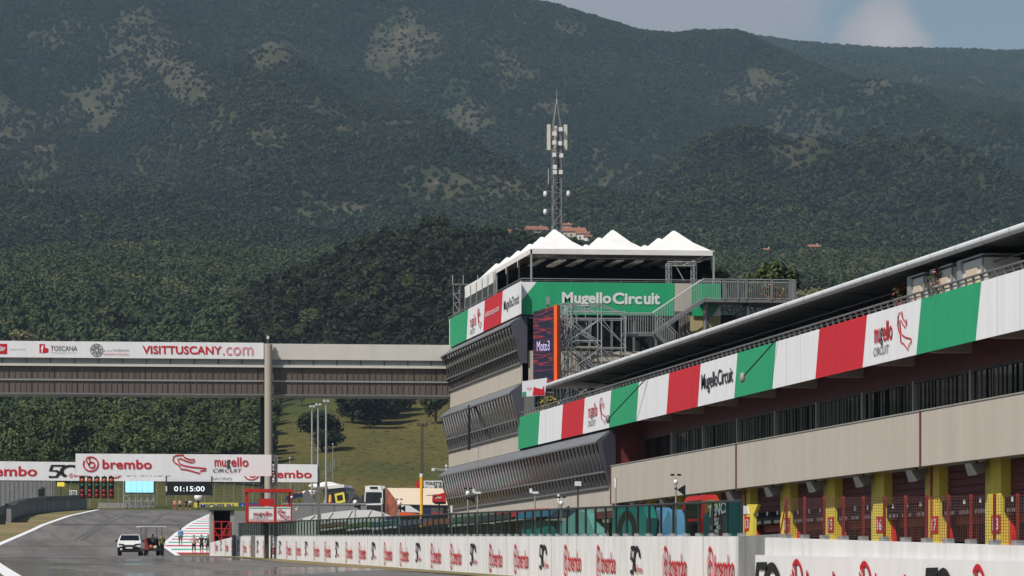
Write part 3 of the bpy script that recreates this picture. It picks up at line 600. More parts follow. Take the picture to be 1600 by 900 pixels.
        sl.build('blind', w); fm = MB(); fm.box(XWN-.02, XWN+.16, y-.13, y+.13, ZP0+.4, ZW1, lt_m); fm.box(XWN+.02, XWN+.16, y+.12, y1-.12, ZW1-.09, ZW1-.005, dk_m); fm.build('window_frame', w); y = y1; i += 1
    e = MB(); e.box(XP+.3, XWN+.4, YLW-.02, YLW+.3, ZP0, ZB0+.55, maroon); e.build('end_wall', pit)
    # open terrace: glazed back wall, pale doors, roof plate with white rounded edge
    g = MB(); yy = YB0
    while yy < YEND-3: g.box(XBK-.12, XBK-.05, yy+.05, yy+2.9, ZB1-.2, ZR-.35, glassd); g.box(XBK-.16, XBK-.05, yy-.05, yy+.05, ZB1-.2, ZR-.35, dk_m); yy += 3.0
    g.build('terrace_glazing', pit)
    for px in (1085, 1300, 1333, 950):
        a = YX(px, XBK-.3); d = MB(); d.box(XBK-.3, XBK-.18, a-2.2, a+2.2, ZB1-.2, ZR-.5, M('pale_door', (120, 116, 104), .6)); d.box(XBK-.32, XBK-.3, a-.9, a-.3, ZB1+.35, ZR-.9, dark); d.box(XBK-.32, XBK-.3, a+.3, a+.9, ZB1+.35, ZR-.9, dark); d.build('terrace_door', pit)
    YR1 = YX(856, XR); r = MB(); r.ext([(XR+.15, YB0, ZR-.1), (XR+.15, YB0, ZR+.02), (XR+6, YB0, ZR+.35), (56, YB0, ZR+.2), (56, YB0, ZR-.25), (XR+6, YB0, ZR-.15)], (0, YR1-YB0, 0), dk_m); r.build('roof', pit)
    sg = (YX(1507.5, XR)-YX(1549, XR)); y = YB0
    while y < YR1:
        b = MB(); b.tube((XR, y+.03, ZR), (XR, min(y+sg, YR1)-.03, ZR), .15, M('pale_grey_edge', (206, 207, 208), .5, .05), 14); b.tube((XR, y-.028, ZR), (XR, y+.028, ZR), .153, grey_m, 14); b.build('roof_edge', pit); y += sg
    y = YB0
    while y < YR1: b = MB(); b.tube((XR+.5, y, ZR-.05), (XBK-.1, y, ZR-.5), .07, dk_m); b.tube((XBK-1.6, y, ZB1-.2), (XBK-1.6, y, ZR-.2), .05, dk_m); b.build('roof_strut', pit); y += PITCH
    rl = MB(); y = YB0; q = []                          # low railing of leaning brackets on the parapet
    while y < YEND: rl.ext([(XB+.02, y, ZB1-.2), (XB+.1, y, ZB1-.2), (XB+.02, y, ZB1+.24), (XB-.06, y, ZB1+.24)], (0, .09, 0), grey_m); y += 1.15
    rl.tube((XB-.03, YB0, ZB1+.26), (XB-.03, YEND, ZB1+.26), .045, grey_m, 6); rl.tube((XB+.03, YB0, ZB1+.12), (XB+.03, YEND, ZB1+.12), .03, grey_m, 5); rl.tube((XBK-4.2, YB0, ZB1+.75), (XBK-4.2, YEND, ZB1+.75), .03, dk_m, 5); rl.build('railing', pit)
build_pit()
# long banner along the terrace
ban = thing('banner', 'long green, white and red banner along the top of the pit building terrace', 'banner', (XB-.08, YEND, ZB0))
def build_banner():
    px = [811, 842, 878, 912, 953, 996, 1043, 1092, 1149, 1209, 1276, 1350, 1434, 1527]; Ys = [YX(p, XB) for p in px]
    kinds = ['g', 'w', 'r', 'm', 'g', 'w', 'r', 'c', 'g', 'w', 'r', 'm', 'g']; ws = Ys[8]-Ys[9]; y = Ys[-1]
    for kd in ('w', 'r', 'c', 'g'): Ys.append(y-(Ys[9]-Ys[10])); kinds.append(kd); y = Ys[-1]
    fr = FX(XB-.06); H = ZB1-ZB0
    for i, kd in enumerate(kinds):
        a, b = -Ys[i], -Ys[i+1]; mt = {'g': green_vinyl, 'r': red_vinyl}.get(kd, white_vinyl); sl = .85 if i else .55; s0 = sl if i else 0
        p = MB(); p.ext([fr(a+.0, ZB0), fr(b, ZB0), fr(b+sl, ZB1-.02), fr(a+s0, ZB1-.02)], (.05, 0, 0), mt); w = b-a
        if kd == 'm': mugello(p, fr, a+w*.24, ZB0+H*.16, w*.34, H*.62); trackline(p, fr, a+w*.68, ZB0+H*.12, w*.24, H*.74, .16, lv=.05)
        if kd == 'c': p.text(fr, 'MugelloCircuit', a+w*.12, ZB0+H*.26, a+w*.98, ZB0+H*.74, black_ink, .012)
        for q in (.33, .67): s_ = a+w*q; p.poly([fr(s_, ZB0+.01, .004), fr(s_+.035, ZB0+.01, .004), fr(s_+.035+sl*.0, ZB1-.04, .004), fr(s_, ZB1-.04, .004)], M('seam_grey', (150, 150, 152), .6)) if kd in 'w' else None
        p.build('banner_panel', ban)
build_banner()
# booths and flowers standing on the terrace
def booth(px0, px1, label):
    y1, y0 = YX(px0, XB+.25), YX(px1, XB+.25); t = thing('booth', label, 'booth', (XB+.25, (y0+y1)/2, ZB1-.2)); b = MB()
    b.box(XB+.25, XB+1.6, y0, y1, ZB1-.2, ZB1+.93, white_p); b.box(XB+.15, XB+.245, y1-.5, y1+.1, ZB1-.2, ZB1+1.0, lt_m); b.box(XB+.18, XB+.245, y0, y0+.2, ZB1-.2, ZB1+.92, lt_m); b.build('body', t)
    c = MB(); c.box(XB+.16, XB+1.6, y0-.1, y1+.15, ZB1+1.0, ZB1+1.06, lt_m); c.build('roof', t); d = MB(); d.ext([(XB+.19, y0+(y1-y0)*.2, ZB1), (XB+.19, y0+(y1-y0)*.75, ZB1), (XB+.19, y0+(y1-y0)*.7, ZB1+.65), (XB+.19, y0+(y1-y0)*.25, ZB1+.65)], (.05, 0, 0), tan_canvas); d.build('panel', t); return t
booth(1422, 1446, 'small white booth on the terrace with a tilted tan panel'); booth(1458, 1490, 'larger white partition booth behind the flower box on the terrace'); booth(1500, 1538, 'grey white partition in the shade under the canopy, nearest the camera')
def planter(pos, label, r=.55, n=260, fl=(200, 90, 110), seed=1):
    t = thing('planter', label, 'planter', pos); g = random.Random(seed); b = MB(); b.tube((pos[0], pos[1], pos[2]), (pos[0], pos[1], pos[2]+.35), .26, terracotta, 10, .34); b.build('pot', t)
    q = MB(); fm = M('flower_%d_%d' % fl[:2], fl, .7, .1)
    for i in range(n):
        a = g.random()*6.28; e = g.random()*1.6; rr = r*g.random()**.4; c = Vector(pos)+Vector((rr*math.cos(a)*math.sin(e), rr*math.sin(a)*math.sin(e), .4+rr*1.2*math.cos(e))); u = Vector((g.gauss(0, 1), g.gauss(0, 1), g.gauss(0, 1))).normalized()*.09; w = u.orthogonal().normalized()*.05
        q.poly([c+u, c+w, c-u, c-w], fm if g.random() < .25 else leaf)
    q.build('foliage', t); return t
planter((XB+.45, YX(1476, XB+.45), ZB1-.15), 'pink flowering planter before the white booths on the terrace', .8, 420, (214, 120, 130), 3)
planter((XB+.45, YX(1413, XB+.45), ZB1-.15), 'red and orange flower pot beside the small white booth', .6, 240, (206, 84, 52), 4)
planter((XB+.6, YX(858, XB+.6), ZB1-.3), 'yellow flower pot at the far end of the pit terrace', .75, 320, (220, 190, 70), 5)
for px, (ex, ey), lab in ((1215, (1160, 590), 'floodlight boom slanting down over the green banner panel beside the black lettering'), (1012, (950, 655), 'floodlight boom slanting down over the far white banner panel with the red track outline')):
    yb = YX(px, XB-.1); t = thing('floodlight_boom', lab, 'light', (XB-.1, yb, ZB1+.1)); Xe = XB-1.3; e = Vector((Xe, YX(ex, Xe), ZX(ex, ey, Xe))); b = MB(); b.tube((XB-.1, yb, ZB1+.1), e, .035, black, 6); b.build('arm', t)
    h = MB(); h.ball(e, .13, M('stone_grey', (150, 142, 130), .7) if ex > 1000 else grey_m, sz=1.9, sy=1.5); h.build('lamp_head', t, True)

# ------------------------------------------------------------------ control tower
XT = 36.75; YF = YX(814, XT); YK = YX(701, XT)
XE = XY(1126, YF)
ZT = {k: ZX(702, py, XT) for k, py in dict(f1=499, f0=544, a1=545, g1=611, b1=637, g2=705, c1=729, g3=797).items()}
ZF1 = (ZX(816, 441, XT)+ZX(702, 499, XT))/2; ZF0 = (ZX(814, 492.5, XT)+ZX(702, 544, XT))/2
tower = thing('control_tower', 'beige race control tower with slanted dark glazing and green fascia', 'building', ((XT+XE)/2, (YF+YK)/2, gz(YF)))
def build_tower():
    XW = XT+.0; lv = [(ZF0-.02, ZT['g1'], YF), (ZT['b1'], ZT['g2'], YF), (ZT['c1'], ZT['g3'], YLW+.4)]
    b = MB(); b.box(XW+.5, XE, YF+.5, YK, gz(YF)-1, ZF0, dark)
    b.box(XW, XW+.5, YF+.02, YK, ZT['b1']-.05, ZT['g1'], beige); b.box(XW, XW+.5, YF+.02, YK, ZT['c1']-.05, ZT['g2'], beige); b.box(XW, XW+.5, YLW+.1, YK, gz(YF)-1, ZT['g3'], beige)
    b.build('wall', tower)
    for i, (z1, z0, ya) in enumerate(lv):
        dx = .65; zt = z1-(.72 if i else .62); yb = YK-.1
        a = MB(); a.ext([(XW+.1, ya, z1), (XW+.1, ya, z1-.12), (XW-dx-.12, ya, zt-.08), (XW-dx-.12, ya, zt+.02)], (0, yb-ya+.3, 0), roofgrey)
        y = ya
        while y < yb: a.ext([(XW+.1, y, z1+.015), (XW+.1, y, z1-.02), (XW-dx-.1, y, zt-.02), (XW-dx-.1, y, zt+.035)], (0, .05, 0), lt_m); y += 2.2
        a.build('awning', tower)
        T = lambda f: XW-dx+.06+(dx-.06)*(1-f)               # canted face: bottom on the wall, top leaning out
        g = MB(); g.poly([(XW+.05, ya, z0), (XW-dx+.11, ya, zt), (XW-dx+.11, yb, zt), (XW+.05, yb, z0)][::-1], glass2); g.box(XW+.3, XW+.5, ya, yb, z0, z1, dark); g = g.build('window', tower)
        f = MB(); n = int((yb-ya)/1.45)
        for k in range(n+1):
            y = ya+.05+(yb-ya-.1)*k/n; f.hexa([(XW+.015, y, z0), (XW+.05, y, z0), (XW+.05, y+.07, z0), (XW+.015, y+.07, z0), (XW-dx+.07, y, zt), (XW-dx+.105, y, zt), (XW-dx+.105, y+.07, zt), (XW-dx+.07, y+.07, zt)], M('mullion_grey', (100, 98, 94), .5, .12, 1.5))
        for fz, h in ((0, .12), (.33, .10)):
            zc = z0+(zt-z0)*fz; xc = XW+(-dx+.05)*fz; f.box(xc-.12, xc, ya, yb, zc-h/2, zc+h/2, grey_m)
        f.build('mullions', g)
        c = MB(); c.ext([(XW+.4, 0, z0), (XW-.05, 0, z0), (XW-dx, 0, zt), (XW-dx, 0, zt+.1), (XW+.4, 0, z1)], (0, .12, 0), M('slate_panel', (74, 74, 84), .5)); c.v = [(x, y+ya-.14, z) for x, y, z in c.v]; c.build('end_panel', tower)
    # the low canted gallery in front of the pit building's far end: its return wall
    w = MB(); w.ext([(XW-.05, YLW-.3, ZT['g3']+.05), (XP+.3, YLW-.3, ZT['g3']+.6), (XP+.3, YLW-.3, ZB0+.1), (XW-.55, YLW-.3, ZT['c1']-.75)], (0, .12, 0), M('violet_panel', (50, 47, 60), .5)); w.build('return_wall', tower)
    # front: glazing bays, beige spandrels, recess with columns
    f = MB(); zs = [ZY(840, 493, YF), ZY(840, 548, YF), ZY(840, 602, YF), ZY(840, 650, YF)]
    xa, xm = XT+.1, XY(1060, YF)
    f.box(xa, xm, YF+.02, YF+.5, zs[2], zs[1], beige); f.box(XY(1078, YF), XE, YF+.02, YF+.5, gz(YF), ZF0, M('ochre_wall', (176, 164, 120), .7)); f.box(xa, XE, YF+.02, YF+.5, gz(YF), zs[3]-1, beige); f.build('front_wall', tower)
    for z1, z0 in ((zs[0], zs[1]), (zs[2], zs[3])):
        n = 7; xs = [XY(817, YF)+(xm-XY(817, YF))*i/n for i in range(n+1)]
        for i in range(n):
            g = MB(); g.box(xs[i]+.06, xs[i+1]-.06, YF+.2, YF+.28, z0, z1-.05, glass2 if i in (0, 3, 4) else glassd); g = g.build('window', tower); q = MB(); q.box(xs[i]-.07, xs[i]+.07, YF+.05, YF+.3, z0, z1-.04, grey_m); q.box(xs[i]+.07, xs[i+1]-.07, YF+.1, YF+.3, z1-.2, z1-.05, grey_m); q.build('window_frame', g)
    for px in (1065, 1074, 1104): x = XY(px, YF-.6); c = MB(); c.box(x-.16, x+.16, YF-.75, YF-.45, gz(YF), ZF0 if px < 1100 else ZF0+1.2, M('warm_grey_render', (122, 116, 108), .7)); c.build('column', tower)
    # terrace floor, parapet rail
    t = MB(); t.box(XT+.05, XE, YF+.05, YK, ZF0, ZF1-.12, beige); t.build('roof_terrace', tower)
    r = MB(); r.rail((XT-.02, YF, ZF1-.02), (XT-.02, YK, ZF1-.02), .22, 1.0, grey_m, .025, .035); r.rail((XT, YF-.02, ZF1-.02), (XE, YF-.02, ZF1-.02), .25, 1.6, grey_m, .02, .035, 1); r.build('railing', tower)
    # balcony towards the pit terrace with steel railing
    bl = MB(); x0, x1 = XT+.2, XY(856, YF-3); zb = ZY(830, 645, YF); bl.box(x0, x1+1, YF-5.5, YF, zb-.2, zb, beige); bl.rail((x0, YF-5.4, zb), (x1, YF-5.4, zb), 1.1, .16, grey_m, .015, .03); bl.rail((x0, YF-5.4, zb), (x0, YF, zb), 1.1, .16, grey_m, .015, .03); bl.build('balcony', tower)
    cam_ = MB(); a = W(700, 725, 182); cam_.tube((XT, YK-.6, a.z), (XT-1.2, YK-.6, a.z+.1), .1, lt_m, 6); cam_.box(XT-1.35, XT-1.15, YK-.75, YK-.45, a.z-.02, a.z+.2, white_p); cam_.ball((XT-.25, YK-.6, a.z+.35), .1, white_p); cam_.tube((XT-.25, YK-.6, a.z), (XT-.25, YK-.6, a.z+.3), .04, white_p); cam_.build('camera_arm', tower)
    pm = MB(); yv = YX(733, XT-.75); pm.tube((XT-.75, yv, ZT['g2']-.5), (XT-.75, yv, ZT['b1']-.6), .09, black, 6); pm.build('downpipe', tower)
build_tower()
fas = thing('fascia_banner', 'green, white and red banner round the top of the control tower', 'banner', (XT-.1, YF, ZF0))
def build_fascia():
    fr = FX(XT-.12); H = ZF1-ZF0; ys = [YX(p, XT-.12) for p in (702, 729, 755, 783, 813.5)]
    kinds = 'gmrc'; sl = .9
    for i, kd in enumerate(kinds):
        a, b = -ys[i], -ys[i+1]; w = b-a; p = MB(); mt = {'g': green_vinyl, 'r': red_vinyl}.get(kd, white_vinyl)
        p.ext([fr(a+(0 if i else .35), ZF0), fr(b, ZF0), fr(b+(sl if i < 3 else 0), ZF1), fr(a+(sl if i else .35), ZF1)], (.05, 0, 0), mt)
        if i == 0: p.ext([fr(a, ZF0), fr(a+.34, ZF0), fr(a+.34, ZF1), fr(a, ZF1)], (.05, 0, 0), white_vinyl)
        if kd == 'm': mugello(p, fr, a+w*.24, ZF0+H*.1, w*.36, H*.62); trackline(p, fr, a+w*.7, ZF0+H*.14, w*.2, H*.7, .25, lv=.05)
        if kd == 'r': p.text(fr, 'visittuscany.com', a+w*.12, ZF0+H*.36, a+w*.92, ZF0+H*.62, M('pale_pink_ink', (236, 190, 194), .5), .02)
        if kd == 'c': p.text(fr, 'MugelloCircuit', a+w*.16, ZF0+H*.26, a+w*.93, ZF0+H*.66, black_ink, .01)
        p.build('banner_panel', fas)
    fr = FY(YF-.12); X = lambda px: XY(px, YF-.12); p = MB()
    p.ext([fr(X(814), ZF0), fr(X(1054), ZF0), fr(X(1054), ZF1), fr(X(839), ZF1), fr(X(815), ZF0+H*.42)], (0, .05, 0), green_vinyl)
    p.ext([fr(XT-.12, ZF0), fr(XT-.04, ZF0), fr(X(815)-.01, ZF0+H*.42), fr(X(839)-.02, ZF1), fr(XT-.12, ZF1)], (0, .05, 0), white_vinyl)
    p.text(fr, 'Mugello', X(878), ZF0+H*.26, X(955), ZF0+H*.70, white_p, .035); p.text(fr, 'Circ', X(957), ZF0+H*.34, X(1003), ZF0+H*.70, white_p, .035); p.text(fr, 'uit', X(1006), ZF0+H*.34, X(1031), ZF0+H*.70, white_p, .035); p.build('banner_panel', fas)
    p = MB(); p.ext([fr(X(1054)+.02, ZF0+.3), fr(X(1081), ZF0+.3), fr(X(1081), ZF1), fr(X(1054)+.02, ZF1)], (0, .05, 0), beige); p.build('blank_panel', fas)
    p = MB(); p.ext([fr(X(1081)+.02, ZF0), fr(X(1112), ZF0), fr(X(1126), ZF0+H*.4), fr(X(1126), ZF1), fr(X(1081)+.02, ZF1)], (0, .05, 0), green_vinyl); p.ext([fr(X(1113), ZF0), fr(X(1126), ZF0), fr(X(1126), ZF0+H*.38)], (0, .05, 0), white_vinyl); p.build('banner_panel', fas)
build_fascia()
# marquee on the tower roof
def build_marquee():
    XM0 = XT+.25; YM0 = YF+.8; xs = [XY(p, YM0) for p in (830, 922, 1014, 1115)]; ym = [YM0+i*(YX(716, XM0)-YM0)/6 for i in range(7)]
    ze = ZY(831, 390, YM0); zpk = ZY(875, 359, (ym[0]+ym[1])/2); zf = ZF1-.1; t = thing('marquee', 'white peaked marquee on the roof of the control tower', 'marquee', (xs[0], YM0, zf))
    for i in range(3):
        for j in range(6):
            c = ((xs[i]+xs[i+1])/2, (ym[j]+ym[j+1])/2, zpk); q = [(xs[i], ym[j], ze), (xs[i+1], ym[j], ze), (xs[i+1], ym[j+1], ze), (xs[i], ym[j+1], ze)]; m = MB(); up = []
            ring = lambda s, z: [(c[0]+(p[0]-c[0])*s, c[1]+(p[1]-c[1])*s, z) for p in q]
            rs = [ring(1, ze), ring(.5, ze+(zpk-ze)*.435), ring(.04, zpk)]
            for a, b in zip(rs[:-1], rs[1:]):
                for k in range(4): m.poly([a[k], a[(k+1) % 4], b[(k+1) % 4], b[k]], white_f)
            m.poly(rs[2], white_f); m.build('roof_peak', t)
    v = MB(); v.box(xs[0]-.04, xs[3]+.04, ym[0]-.06, ym[0]-.02, ze-.28, ze+.06, white_f); v.box(xs[0]-.06, xs[0]-.02, ym[0], ym[6], ze-.26, ze+.06, white_f); v.box(xs[3]+.02, xs[3]+.06, ym[0], ym[6], ze-.26, ze+.06, white_f); v.build('valance', t)
    p = MB(); p.truss((xs[0], ym[0]+.1, ze-.42), (xs[3], ym[0]+.1, ze-.42), .25, dk_m, .03, .6, (0, 0, 1)); p.build('front_girder', t)
    for i in (0, 3):
        for j in (0, 3, 6): m = MB(); m.box(xs[i]-.06, xs[i]+.06, ym[j]-.06, ym[j]+.06, zf, ze, lt_m); m.build('post', t)
    for j in range(1, 6): m = MB(); m.box(xs[0]-.05, xs[0]+.05, ym[j]-.05, ym[j]+.05, zf, ze, dk_m); m.ext([(xs[0]-.1, ym[j], ze-.05), (xs[0]-.1, ym[j]+.35, ze-.05), (xs[0]-.1, ym[j]+.1, ze-.75)], (.03, 0, 0), white_f); m.build('post', t)
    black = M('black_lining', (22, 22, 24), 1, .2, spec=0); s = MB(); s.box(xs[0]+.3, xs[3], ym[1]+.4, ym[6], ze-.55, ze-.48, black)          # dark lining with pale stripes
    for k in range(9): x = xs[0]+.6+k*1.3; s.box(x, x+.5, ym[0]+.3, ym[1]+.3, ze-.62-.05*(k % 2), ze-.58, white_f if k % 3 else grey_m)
    s.box(xs[0]+.3, xs[3], ym[5], ym[5]+.1, zf, ze-.5, black); s.box(xs[3]-.15, xs[3]-.05, ym[0]+.6, ym[6], zf, ze-.4, black); s.build('shade_lining', t)  # black back and side sheets added so the inside of the marquee looks dark
    w = MB()
    for k in range(5): a = YX(718+k*9, XM0); b = YX(726+k*9, XM0); w.box(xs[0]-.12, xs[0]-.07, b, a, ze-.85, ze-.1, white_f); w.box(xs[0]-.11, xs[0]-.08, b, a, zf, ze-.85, M('clear_sheet', (66, 70, 74), .25, .3, 2)); w.box(xs[0]-.14, xs[0]-.05, b-.1, b, zf, ze-.1, lt_m)
    w.build('side_wall', t); u = MB()
    for k in range(7): x = XY(945+k*18, ym[1]); u.box(x, x+.35, ym[1]+.1, ym[1]+.5, zf, ZF1+.45, white_p if k % 2 else black)
    u.build('bar_counter', t)
    g = thing('truss_arch', 'metal truss arch under the right end of the marquee', 'arch', (XY(1043, YM0-.3), YM0-.3, zf)); a, b = XY(1045, YM0-.3), XY(1084, YM0-.3); z = ZY(1045, 412, YM0-.3)
    for x, nm in ((a, 'upright'), (b, 'upright')): m = MB(); m.truss((x, YM0-.3, zf), (x, YM0-.3, z), .26, lt_m, .03, .45); m.build(nm, g)
    m = MB(); m.truss((a-.1, YM0-.3, z), (b+.1, YM0-.3, z), .26, lt_m, .03, .45, (0, 0, 1)); m.tube((a+.4, YM0-.3, z), (a+1.0, YM0-.5, zf+.3), .03, lt_m); m.build('crossbeam', g)
build_marquee()
# small platform with aerials at the back corner of the roof
t = thing('weather_platform', 'small grey platform with thin aerials at the far corner of the tower roof', 'platform', (XT+1.6, YK-3, ZF1)); b = MB(); YK_ = YK; zz = ZX(725, 437, XT+.4)
b.box(XT+.1, XT+2.4, YK-2.2, YK-1.2, zz-.08, zz, grey_m); b.truss((XT+.6, YK-1.7, ZF1-.2), (XT+.6, YK-1.7, zz), .6, grey_m, .05, .7); b.build('frame', t); b = MB()
for q in (-.3, .5, 1.6): b.tube((XT+.4+q, YK-1.7, zz), (XT+.4+q, YK-1.7, zz+.7), .035, lt_m)
b.build('aerials', t)
# radio mast
def build_mast():
    Ym = YK+14; X = XY(870, Ym); z0 = ZF0-2; zb = gz(Ym); t = thing('radio_mast', 'tall lattice radio mast with white antenna panels behind the marquee', 'mast', (X, Ym, zb)); z = lambda py: ZY(870, py, Ym)
    b = MB(); w = .52
    for s in ((-1, -1), (1, -1), (1, 1), (-1, 1)): b.tube((X+s[0]*w*.75, Ym+s[1]*w*.75, zb), (X+s[0]*w*.6, Ym+s[1]*w*.6, z(200)), .055, M('mast_steel', (126, 128, 128), .5, .2, 1, .3), 6); b.tube((X+s[0]*w*.6, Ym+s[1]*w*.6, z(200)), (X+s[0]*.06, Ym+s[1]*.06, z(163)), .05, M('mast_steel', (126, 128, 128), .5, .2, 1, .3), 5)
    q = zb; k = 0
    while q < z(200)-.4:
        for a, c in (((-1, -1), (1, -1)), ((1, -1), (1, 1)), ((1, 1), (-1, 1)), ((-1, 1), (-1, -1))):
            p, r = (a, c) if k % 2 else (c, a); ww = w*.68; b.tube((X+p[0]*ww, Ym+p[1]*ww, q), (X+r[0]*ww, Ym+r[1]*ww, q+.8), .035, M('mast_steel', (126, 128, 128), .5, .2, 1, .3), 4); b.tube((X+p[0]*ww, Ym+p[1]*ww, q), (X+r[0]*ww, Ym+r[1]*ww, q), .03, M('mast_steel', (126, 128, 128), .5, .2, 1, .3), 4)
        q += .8; k += 1
    b.tube((X+.15, Ym, zb), (X+.15, Ym, z(205)), .07, dk_m, 5); b.build('lattice', t)
    b = MB(); b.tube((X, Ym, z(163)), (X, Ym, z(155)), .07, lt_m); b.tube((X, Ym, z(155)), (X, Ym, z(140)), .02, lt_m); b.build('spike', t)
    for dx, dy in ((-.68, -.2), (.66, -.2), (.0, .75)): b = MB(); b.box(X+dx-.13, X+dx+.13, Ym+dy-.1, Ym+dy+.1, z(235), z(195), M('antenna_cover', (206, 200, 184), .5)); b.tube((X+dx*.6, Ym+dy*.6, z(230)), (X+dx, Ym+dy, z(230)), .04, grey_m); b.tube((X+dx*.6, Ym+dy*.6, z(200)), (X+dx, Ym+dy, z(200)), .04, grey_m); b.build('antenna_panel', t)
    for i, (px, py) in enumerate(((866, 210), (876, 203), (866, 224), (875, 225), (866, 243), (877, 244), (867, 270), (876, 270), (867, 262))): b = MB(); x = XY(px, Ym-.5); b.box(x-.14, x+.14, Ym-.62, Ym-.42, z(py)-.16, z(py)+.16, white_p); b.build('radio_unit', t)
    for px, py in ((852, 303), (888, 302), (852, 331)): b = MB(); x = XY(px, Ym); b.tube((X, Ym, z(py-3)), (x, Ym, z(py-4)), .04, grey_m); b.tube((x, Ym, z(py-4)), (x, Ym, z(py+1)), .12, white_p, 8, .17); b.ball((x, Ym, z(py+2)), .15, white_p); b.build('dome_camera', t)
    b = MB(); x = XY(857, Ym); b.tube((x, Ym, z(288)), (x, Ym, z(264)), .05, lt_m); b.tube((x, Ym, z(276)), (X, Ym, z(276)), .025, grey_m); b.build('whip_antenna', t)
build_mast()
# steel stair, walkway, scaffold with video screen before the tower front
def build_stairs():
    Y = YF-2.2; P = lambda px, py, dy=0: Vector((XY(px, Y+dy), Y+dy, ZY(px, py, Y+dy))); t = thing('staircase', 'grey steel staircase with railings in front of the control tower', 'stairs', P(1010, 700))
    hr = (523-490)*(Y/.99)/F
    def flight(a, b, nm, dy0=0, dy1=1.1):
        m = MB(); n = max(2, int((b-a).length/.28))
        for i in range(n): q = a.lerp(b, i/n); m.box(q.x, q.x+(b.x-a.x)/n, q.y+dy0, q.y+dy1, q.z-.04, q.z, grey_m)
        for dy in (dy0, dy1): m.ext([a+Vector((0, dy-.03, -.18)), b+Vector((0, dy-.03, -.18)), b+Vector((0, dy-.03, .04)), a+Vector((0, dy-.03, .04))], (0, .06, 0), grey_m); m.rail(a+Vector((0, dy, 0)), b+Vector((0, dy, 0)), hr, .2, lt_m, .015, .03)
        m.build(nm, t)
    a, b, c, d = P(975, 522), P(1020, 522), P(1100, 468), P(1054, 556)
    m = MB(); m.box(a.x, b.x, Y, Y+1.1, a.z-.12, a.z, grey_m); m.rail(a, b, hr, .16, lt_m, .015, .03); m.rail(a+Vector((0, 1.1, 0)), b+Vector((0, 1.1, 0)), hr, .16, lt_m, .015, .03); m.build('landing', t)
    flight(b, c, 'flight'); flight(b+Vector((0, -1.2, 0)), d+Vector((0, -1.2, 0)), 'flight')
    for px in (978, 1018, 1104): q = P(px, 600); m = MB(); m.tube((q.x, Y+.5, gz(Y)), (q.x, Y+.5, P(px, 524 if px < 1100 else 470).z), .13 if px > 1100 else .09, grey_m, 8); m.build('post', t)
    w = thing('walkway', 'raised steel walkway with railings right of the control tower', 'walkway', P(1180, 700)); e = P(1243, 470); m = MB(); m.box(c.x, e.x, Y, Y+2.4, c.z-.16, c.z, grey_m); m.box(P(1170, 0).x, e.x, Y+.2, Y+2.2, c.z-.32, c.z-.16, dk_m); m.build('deck', w)
    m = MB(); m.rail((c.x, Y, c.z), (e.x, Y, c.z), hr*.98, .14, lt_m, .013, .03); m.rail((c.x, Y+2.4, c.z), (e.x, Y+2.4, c.z), hr*.98, .14, lt_m, .013, .03); m.rail((e.x, Y, c.z), (e.x, Y+2.4, c.z), hr*.98, .14, lt_m, .013, .03)
    for px in (1132, 1153, 1166, 1206, 1235, 1242): q = P(px, 470); m.box(q.x-.08, q.x+.08, Y-.05, Y+.05, c.z, c.z+hr, grey_m)
    m.build('railing', w)
    for px in (1174, 1238): q = P(px, 480); m = MB(); m.tube((q.x, Y+1.2, gz(Y)), (q.x, Y+1.2, c.z-.3), .09, lt_m, 8); m.build('post', w)
    s = thing('shade_plate', 'flat dark plate standing in for the shade under the raised walkway', 'roof', (P(1150, 0).x, Y+3, gz(Y))); m = MB(); m.box(XE+.1, e.x+6, Y+2.7, Y+10, c.z-2.6, c.z-2.2, M('dark_shade', (48, 50, 50), .8)); m.box(XE+.1, e.x+6, Y+9, Y+9.3, c.z-6, c.z-.4, dark); m.build('shade_sheet', s); m = MB(); m.tube((XE+1, Y+3, gz(Y)), (XE+1, Y+3, c.z-2.6), .1, dk_m); m.tube((e.x+4, Y+3, gz(Y)), (e.x+4, Y+3, c.z-2.6), .1, dk_m); m.build('post', s)  # dark plate and sheet put in for the black shade below the walkway
    # pots and bushes behind
    for px, py, r, sd in ((1210, 462, .7, 1), (1224, 466, .5, 2)): planter(tuple(P(px, 470)+Vector((0, 1.2, 0))), ['tall potted bush on the raised walkway', 'orange flower pot at the end of the walkway'][sd-1], r, 300, (190, 120, 70), sd)
build_stairs()
